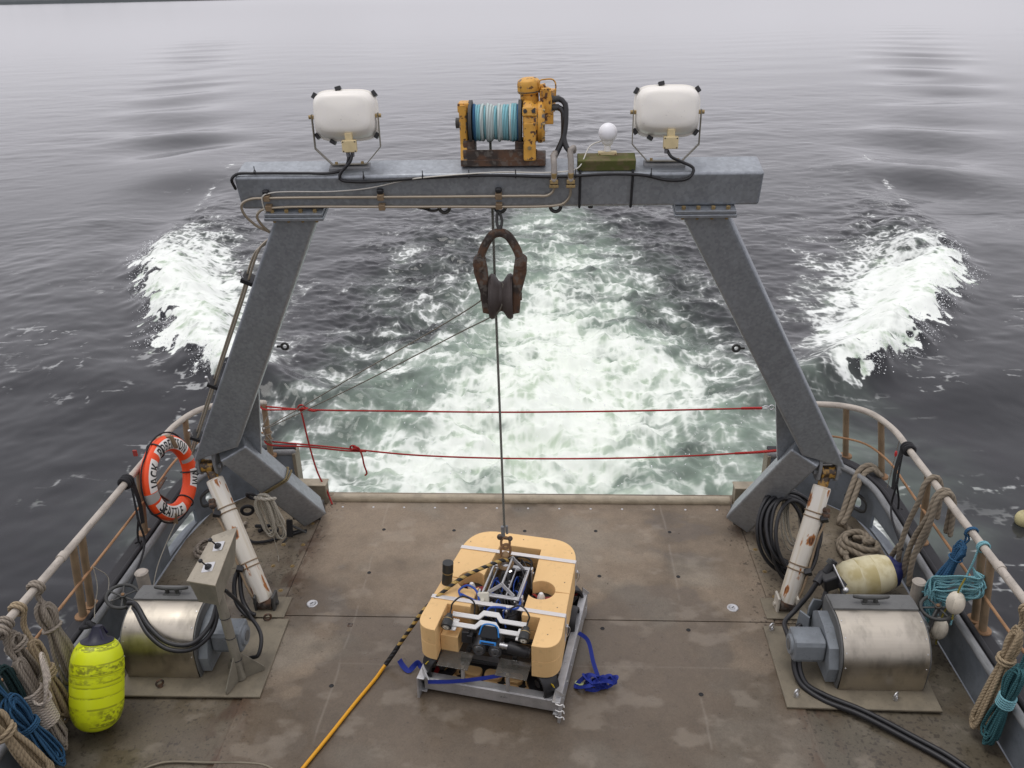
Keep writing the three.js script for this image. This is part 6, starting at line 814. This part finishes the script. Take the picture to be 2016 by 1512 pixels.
hank('rope_hank', 'greyish rope hank tangled between the tan and dark green hanks', [-2.82, 0.90, 2.53], [-2.74, 0.45, 2.53], { mat: MT.ropeGrey, n: 7, rad: 0.010, w: 0.07, seed: 18, wrapAt: 0.25, turns: 2, neck: 0.06 });
// right-hand rail
hank('rope_hank', 'dark blue rope hank hung from the rail behind the turquoise tangle', [2.82, 0.90, 1.575], [2.66, 0.24, 1.53], { mat: MT.ropeBlue, n: 22, rad: 0.0065, w: 0.052, seed: 31, wrapAt: 0.22, turns: 1, neck: 0.09, hitch: [-0.01, 0.0] });
{ const o = thing('rope_tangle', 'turquoise rope tangle hanging from the rail above the white floats', 'rope', [0, 0, 0], 0, 'ropes hanging on the handrails'); const r = rng(41), R = (a, b) => a + (b - a) * r(), g = []; for (let i = 0; i < 34; i++) { const f = i / 33, a = R(-0.02, 0.02), b = R(-0.035, 0.035), S = [2.80 + a, 0.755 - 0.15 * f + b * 0.6, 1.80 + R(-0.02, 0.07)], E = [2.665 + a, 0.52 - 0.16 * f + b * 1.4, 1.58 + R(-0.04, 0.04)], sag = 0.02 + 0.05 * f; g.push(tube([[2.79, 0.745, 1.765 + b], S, [mix(S[0], E[0], 0.35), mix(S[1], E[1], 0.35) + 0.035 - sag + b * 0.3, mix(S[2], E[2], 0.35)], [mix(S[0], E[0], 0.7), mix(S[1], E[1], 0.7) + 0.02 - sag, mix(S[2], E[2], 0.7) + a], E, [E[0] - 0.01, E[1] - R(0.06, 0.13), E[2] + R(0.0, 0.05)], [E[0] + 0.015, E[1] - R(0.14, 0.22), E[2] + R(0.03, 0.09)]], 0.0058, { rad: 5, seg: 30 })); }
  for (let i = 0; i < 4; i++) g.push(tube([[2.73, 0.50, 1.70], [2.70, 0.44, 1.62 + R(-0.02, 0.02)], [2.66, 0.40, 1.55], [2.62 - 0.01 * i, 0.385, 1.50], [2.66, 0.375, 1.52], [2.72, 0.42, 1.64]], 0.006, { rad: 5 })); part('tangle', g, MT.ropeTurq, o);
  part('hitch', [ring(0.034, 0.0065, 2.82, 0.9, 1.72), ring(0.034, 0.0065, 2.82, 0.9, 1.735), tube([[2.795, 0.88, 1.725], [2.78, 0.80, 1.735], [2.76, 0.70, 1.74], [2.72, 0.55, 1.78], [2.71, 0.35, 1.79]], 0.0065)], MT.ropeTurq, o); }
hank('rope_hank', 'beige rope hank hung on the rail beside the teal hank', [2.80, 0.90, 2.30], [2.67, 0.03, 2.33], { mat: MT.ropeTan, n: 9, rad: 0.0105, w: 0.05, seed: 33, wrapAt: 0.30, turns: 2, neck: 0.13 });
hank('rope_hank', 'teal rope hank hung behind the beige hank at the rail', [2.80, 0.90, 2.42], [2.70, 0.03, 2.43], { mat: MT.ropeTeal, n: 16, rad: 0.007, w: 0.055, seed: 34, wrapAt: 0.42, turns: 5, neck: 0.30, wrapMat: MT.ropeTurq });
// thick mooring ropes
{ const o = thing('mooring_rope', 'thick beige rope looped over the bulwark corner and coiled on deck', 'rope'); const g = [];
  g.push(tube([[2.86, 0.42, 0.05], [2.80, 0.455, 0.02], [2.72, 0.43, 0.04], [2.62, 0.30, 0.16], [2.54, 0.15, 0.28], [2.50, 0.10, 0.33], [2.56, 0.07, 0.32], [2.60, 0.035, 0.38]], 0.0235), tube([[2.87, 0.40, 0.09], [2.81, 0.44, 0.06], [2.74, 0.41, 0.08], [2.65, 0.29, 0.20], [2.57, 0.15, 0.31], [2.53, 0.11, 0.35]], 0.0235)); part('bight', g, MT.ropeBeige, o);
  const c = []; const cx = 2.60, cz = 0.56; c.push([2.60, 0.035, 0.38]); for (let i = 0; i <= 26; i++) { const t = i / 26 * Math.PI * 5.6 + 2.6, R = 0.175 - i * 0.0036; c.push([cx + R * Math.cos(t) * 0.85 + 0.045 * (hsh(i, 5) - 0.5), 0.03 + i * 0.0034 + 0.012 * hsh(i, 8), cz + R * Math.sin(t) + 0.045 * (hsh(i, 6) - 0.5)]); } part('coil', [tube(c, 0.0235, { seg: 150, rad: 8 }), tube([[2.50, 0.035, 0.55], [2.46, 0.03, 0.70], [2.50, 0.03, 0.85], [2.58, 0.03, 0.92]], 0.0235), tube([[2.58, 0.08, 0.50], [2.63, 0.11, 0.55], [2.60, 0.09, 0.64], [2.56, 0.07, 0.60]], 0.0235)], MT.ropeBeige, o); }
{ const o = thing('mooring_rope', 'thick beige rope doubled over the handrail and dropping to the bulwark', 'rope'); const dbl = (z0, lean, d) => [[2.90 - d, 0.62, z0 + 0.02], [2.88, 0.88, z0], [2.83, 0.945, z0], [2.775, 0.90, z0 + 0.005], [2.74, 0.75, z0 + 0.03], [2.71, 0.55, z0 + lean * 0.6], [2.69, 0.36, z0 + lean], [2.70, 0.20, z0 + lean * 1.2]];
  part('bight', [tube(dbl(0.985, 0.02, 0), 0.0185), tube(dbl(1.15, -0.03, 0.01), 0.0185), tube(dbl(1.19, 0.02, 0), 0.0185), tube([[2.775, 0.86, 1.17], [2.75, 0.6, 1.19], [2.72, 0.40, 1.15], [2.70, 0.28, 1.10]], 0.0185)], MT.ropeBeige, o);
  part('tail', tube([[2.69, 0.36, 0.98], [2.68, 0.20, 0.92], [2.68, 0.06, 0.90], [2.62, 0.035, 0.98], [2.56, 0.03, 1.0]], 0.0185), MT.ropeBeige, o); }
{ const o = thing('rail_whipping', 'tan rope turned round the handrail next to the gantry leg', 'rope'); const g = []; for (let i = 0; i < 4; i++) g.push(ring(0.04, 0.0125, -2.52 + i * 0.024, 0.895, -0.175 - i * 0.004, 0, Math.PI / 2 - 0.2, 0)); g.push(tube([[-2.49, 0.86, -0.16], [-2.47, 0.80, -0.14], [-2.46, 0.72, -0.14]], 0.012)); part('turns', g, MT.ropeTan, o); }
// red stern ropes
{ const o = thing('red_rope', 'upper red safety rope across the stern with a hanging tail to deck', 'rope'), y = 0.86, z = -0.19; const zz = -0.165;
  part('line', tube([[-2.235, 0.872, z], [-1.9, 0.856, zz], [-1.0, 0.842, zz], [-0.2, 0.836, zz], [0.8, 0.85, zz], [1.6, 0.872, zz], [1.92, 0.882, zz]], 0.0075, { seg: 70 }), MT.ropeRed, o);
  part('doubling', tube([[-2.235, 0.885, z - 0.03], [-2.26, 0.875, z], [-2.235, 0.862, z + 0.03], [-1.92, 0.860, zz + 0.006], [-1.82, 0.856, zz]], 0.0075), MT.ropeRed, o);
  part('knot', [ring(0.028, 0.0075, -1.905, 0.872, zz, 0.2, 0.2, 0), tube([[-1.93, 0.86, zz + 0.012], [-1.89, 0.875, zz + 0.018], [-1.85, 0.862, zz + 0.014], [-1.80, 0.848, zz + 0.012], [-1.77, 0.85, zz]], 0.009), tube([[-1.90, 0.85, zz - 0.012], [-1.86, 0.87, zz], [-1.83, 0.85, zz + 0.012]], 0.008)], MT.ropeRed, o);
  part('tail', tube([[-1.91, 0.86, zz + 0.012], [-1.90, 0.78, zz + 0.016], [-1.875, 0.55, zz + 0.03], [-1.82, 0.27, -0.10], [-1.745, 0.10, -0.06], [-1.70, 0.022, 0.0]], 0.0075), MT.ropeRed, o);
  part('webbing_end', box(0.17, 0.022, 0.012, 1.84, 0.879, zz, 0, 0, 0.015), plain([0.50, 0.02, 0.02], 0.6), o); part('snap_hook', [tube([[1.92, 0.884, zz], [1.95, 0.90, zz], [1.985, 0.888, zz], [1.95, 0.876, zz]], 0.005, { closed: true }), ring(0.02, 0.005, 2.0, 0.888, zz)], MT.steelBright, o); }
{ const o = thing('red_rope', 'lower red safety rope across the stern with a short knotted tail', 'rope'), z = -0.165;
  part('line', tube([[-2.245, 0.535, -0.185], [-1.9, 0.515, z], [-1.5, 0.472, z], [-1.0, 0.42, z], [-0.2, 0.391, z], [0.8, 0.40, z], [1.6, 0.44, z], [2.2, 0.485, z - 0.02]], 0.0075, { seg: 70 }), MT.ropeRed, o);
  part('doubling', tube([[-2.23, 0.555, -0.21], [-2.27, 0.545, -0.18], [-2.24, 0.528, -0.15], [-1.9, 0.498, z + 0.006], [-1.55, 0.46, z + 0.006], [-1.42, 0.452, z]], 0.0075), MT.ropeRed, o);
  part('knot', [ring(0.03, 0.0075, -1.50, 0.485, z, 0.3, -0.1, 0), tube([[-1.52, 0.47, z + 0.012], [-1.48, 0.49, z + 0.02], [-1.44, 0.47, z + 0.014], [-1.40, 0.452, z]], 0.009)], MT.ropeRed, o);
  part('tail', tube([[-1.50, 0.50, z + 0.012], [-1.455, 0.50, z + 0.02], [-1.43, 0.43, z + 0.02], [-1.42, 0.33, z + 0.02], [-1.405, 0.24, z + 0.02], [-1.42, 0.225, z + 0.02]], 0.0075), MT.ropeRed, o);
  part('webbing_end', tube([[1.75, 0.452, z], [2.0, 0.47, z], [2.2, 0.487, z - 0.015]], 0.011), MT.ropeRed, o); }
// line hank on the gantry brace, left, and its knotted cord
{ const o = thing('hung_line', 'pale thin line coiled and hung from the gantry brace beside the ram', 'rope'); const r = rng(51), R = (a, b) => a + (b - a) * r(), g = []; for (let i = 0; i < 8; i++) { const a = R(-0.05, 0.05), b = R(-0.03, 0.03), y = R(0.16, 0.30), cx = -1.985, cz = 0.74; g.push(tube([[cx + a * 0.2 - 0.02, 0.585, cz + b], [cx + a - 0.03, 0.52, cz + b], [cx + a - 0.01, mix(0.52, y, 0.5), cz + b], [cx + a + 0.02, y + 0.02, cz + b], [cx + a + 0.045, y, cz + b], [cx + a + 0.075, y + 0.03, cz + b], [cx + a * 0.6 + 0.07, mix(0.5, y, 0.4), cz + b], [cx + a * 0.4 + 0.03, 0.56, cz + b]], 0.0075, { closed: true, rad: 6, seg: 50 })); } part('coil', g, MT.ropeWhite, o); part('lead', [tube([[-1.96, 0.20, 0.74], [-1.95, 0.10, 0.745], [-1.945, 0.03, 0.75], [-1.93, 0.018, 0.80]], 0.003), tube([[-2.05, 0.565, 0.74], [-1.97, 0.575, 0.775], [-1.90, 0.56, 0.74]], 0.014)], MT.ropeWhite, o); }
{ const A = V(-2.14, 1.06, 0.80), B = V(-1.795, 0.10, 0.24), d = B.clone().sub(A).normalize(), x = V(0, 1, 0.4).cross(d).normalize(), y = d.clone().cross(x), g = [];
  for (const [t, sk] of [[0.50, 0.06], [0.53, 0.075]]) g.push(tube(roundRect(0.218, 0.233, 0.022, 3).map(([a, b]) => { const p = A.clone().lerp(B, t).addScaledVector(x, a).addScaledVector(y, b).addScaledVector(d, sk * (a / 0.1)); return [p.x, p.y, p.z]; }), 0.0075, { closed: true, rad: 6 }));
  single('brace_lashing', 'olive cord lashed around the gantry brace', 'rope', g, ropeM([0.22, 0.17, 0.08])); }
single('knotted_cord', 'pale knotted cord on the stern rail post by the gantry leg', 'rope', [ring(0.034, 0.006, -2.235, 0.62, -0.18, Math.PI / 2), ring(0.034, 0.006, -2.235, 0.56, -0.18, Math.PI / 2 - 0.2), tube([[-2.20, 0.80, -0.15], [-2.23, 0.74, -0.13], [-2.26, 0.66, -0.15], [-2.22, 0.60, -0.14], [-2.20, 0.54, -0.15]], 0.006), tube([[-2.17, 0.78, 0.05], [-2.21, 0.72, -0.05], [-2.24, 0.62, -0.15]], 0.005)], MT.ropeGrey);
single('rope_coil', 'small beige rope coil lying on the deck beside the bulwark and lifebuoy', 'rope', [tube(Array.from({ length: 34 }, (_, i) => { const t = i / 33 * Math.PI * 4.4, R = 0.115 - i * 0.0018; return [-2.56 + R * 0.75 * Math.cos(t), 0.02 + i * 0.0016, 0.66 + R * Math.sin(t)]; }), 0.0155, { seg: 100 }), tube([[-2.50, 0.03, 0.60], [-2.42, 0.03, 0.45], [-2.36, 0.025, 0.30]], 0.0155)], MT.ropeGrey);
single('rope_heap', 'dark rope and shackles heaped under the gantry brace', 'rope', [tube([[-2.2, 0.03, 0.42], [-2.12, 0.05, 0.36], [-2.05, 0.04, 0.42], [-2.10, 0.07, 0.48], [-2.18, 0.06, 0.40], [-2.25, 0.03, 0.35]], 0.016), ring(0.045, 0.014, -2.28, 0.22, 0.40, 0.2, 0.3, 0), ring(0.04, 0.014, -2.24, 0.33, 0.36, 0.5, -0.2, 0), tube([[-2.3, 0.02, 0.5], [-2.2, 0.02, 0.56], [-2.05, 0.02, 0.52], [-1.98, 0.02, 0.45]], 0.012)], MT.ropeBlack);
{ const o = thing('chock_clamp', 'black screw clamp on deck under the gantry brace foot', 'clamp'); part('frame', [bar([-1.93, 0.02, 0.48], [-1.93, 0.16, 0.44], 0.05, 0.02, [0, 0, 1]), bar([-1.93, 0.03, 0.47], [-1.80, 0.05, 0.43], 0.02, 0.02), tube([[-1.95, 0.02, 0.50], [-1.97, 0.012, 0.55]], 0.007), bar([-1.99, 0.03, 0.45], [-1.85, 0.03, 0.40], 0.015, 0.015)], MT.black, o); part('screw', cyl([-1.93, 0.12, 0.45], [-1.80, 0.04, 0.45], 0.01), MT.ironDark, o); }
// coiled black hose on the right with the pale line inside
{ const o = thing('hose_coil', 'large coil of black hose hung behind the ram', 'hose'); const r = rng(61), R = (a, b) => a + (b - a) * r(), g = []; for (let i = 0; i < 14; i++) { const cx = 1.975 + R(-0.03, 0.03), cz = 0.70 + R(-0.03, 0.03), rx = R(0.13, 0.22), hy = R(0.19, 0.268), y0 = 0.295 - (0.265 - hy) * -0.9; g.push(tube(Array.from({ length: 18 }, (_, j) => { const t = j / 18 * 2 * Math.PI; return [cx + rx * Math.cos(t) - 0.03 * Math.sin(t), Math.max(0.02, 0.56 - hy + hy * Math.sin(t)), cz - 0.16 * Math.cos(t) * 0.4 - 0.16 * Math.sin(t) + 0.012 * i + 0.01 * Math.sin(3 * t + i)]; }), 0.0145, { closed: true, rad: 7, seg: 60 })); } part('loops', g, MT.hose, o); part('tag', box(0.02, 0.028, 0.006, 1.865, 0.44, 0.66, 0, 0.3, 0.5), MT.whitePlastic, o); }
{ const o = thing('hung_line', 'pale thin line coiled inside the black hose loops', 'rope'); const r = rng(62), R = (a, b) => a + (b - a) * r(), g = []; for (let i = 0; i < 7; i++) { const cx = 2.03 + R(-0.02, 0.03), cz = 0.66 + R(-0.03, 0.02), rx = R(0.045, 0.075), hy = R(0.13, 0.175); g.push(tube(Array.from({ length: 12 }, (_, j) => { const t = j / 12 * 2 * Math.PI; return [cx + rx * Math.cos(t), 0.49 - hy + hy * Math.sin(t), cz - 0.12 * Math.sin(t)]; }), 0.0065, { closed: true, rad: 6, seg: 40 })); } part('coil', g, MT.ropeWhite, o); part('tie', tube([[2.0, 0.48, 0.58], [2.03, 0.52, 0.55], [2.07, 0.48, 0.58]], 0.01), MT.ropeWhite, o); }
// black lashings on the rails
for (const [s, z, lab] of [[-1, 1.06, 'black webbing lashing hanging from the handrail beside the lifebuoy'], [1, 0.53, 'black webbing lashing hanging from the handrail beside the beige rope']]) { const o = thing('rail_lashing', lab, 'strap'); part('turns', [0, 1, 2].map((k) => ring(0.036, 0.014, s * 2.83, 0.9, z - 0.025 + k * 0.025)), MT.ropeBlack, o); part('webbing', [ribbon([[s * 2.80, 0.89, z], [s * 2.79, 0.75, z + 0.02], [s * 2.79, 0.62, z + 0.04]], 0.05, [s, 0, 0.4]), ribbon([[s * 2.80, 0.88, z - 0.03], [s * 2.775, 0.72, z - 0.01], [s * 2.77, 0.56, z + 0.02]], 0.035, [s, 0, -0.3])], MT.blackMatte, o); part('cord', tube([[s * 2.78, 0.86, z + 0.03], [s * 2.76, 0.62, z + 0.08], [s * 2.77, 0.44, z + 0.05], [s * 2.74, 0.40, z + 0.16], [s * 2.70, 0.36, z + (s < 0 ? 0.45 : 0.50)]], 0.008), MT.ropeBlack, o); part('loop', tube([[s * 2.79, 0.6, z + 0.03], [s * 2.84, 0.46, z + 0.0], [s * 2.86, 0.36, z - 0.02], [s * 2.88, 0.335, z - 0.08], [s * 2.90, 0.34, z - 0.04]], 0.008), MT.ropeBlack, o); }
{ const o = thing('marker_tag', 'small red tag on a string tied to the handrail corner', 'tag'); part('string', tube([[2.835, 0.90, 0.36], [2.83, 0.80, 0.36], [2.825, 0.70, 0.36], [2.82, 0.45, 0.35]], 0.003), MT.ropeGrey, o); part('tag', ball(0.018, 2.828, 0.76, 0.36, 0.6, 1.5, 0.6, 10), plain([0.6, 0.04, 0.04], 0.5), o); }
single('rail_twine', 'thin twine looped between the paired rail posts and the bulwark', 'rope', [tube([[-2.83, 0.62, 1.66], [-2.80, 0.50, 1.72], [-2.80, 0.40, 1.80], [-2.78, 0.36, 1.86]], 0.003), tube([[-2.83, 0.62, 1.66], [-2.79, 0.48, 1.60], [-2.76, 0.38, 1.72], [-2.70, 0.42, 1.75]], 0.003)], MT.ropeWhite);
single('bulwark_line', 'thin pale line drooping down inside the bulwark below the lifebuoy', 'rope', tube([[-2.64, 0.42, 0.88], [-2.68, 0.32, 1.0], [-2.70, 0.22, 1.16], [-2.68, 0.12, 1.32], [-2.62, 0.06, 1.45]], 0.0035), MT.ropeWhite);
renderer.render(scene, camera);
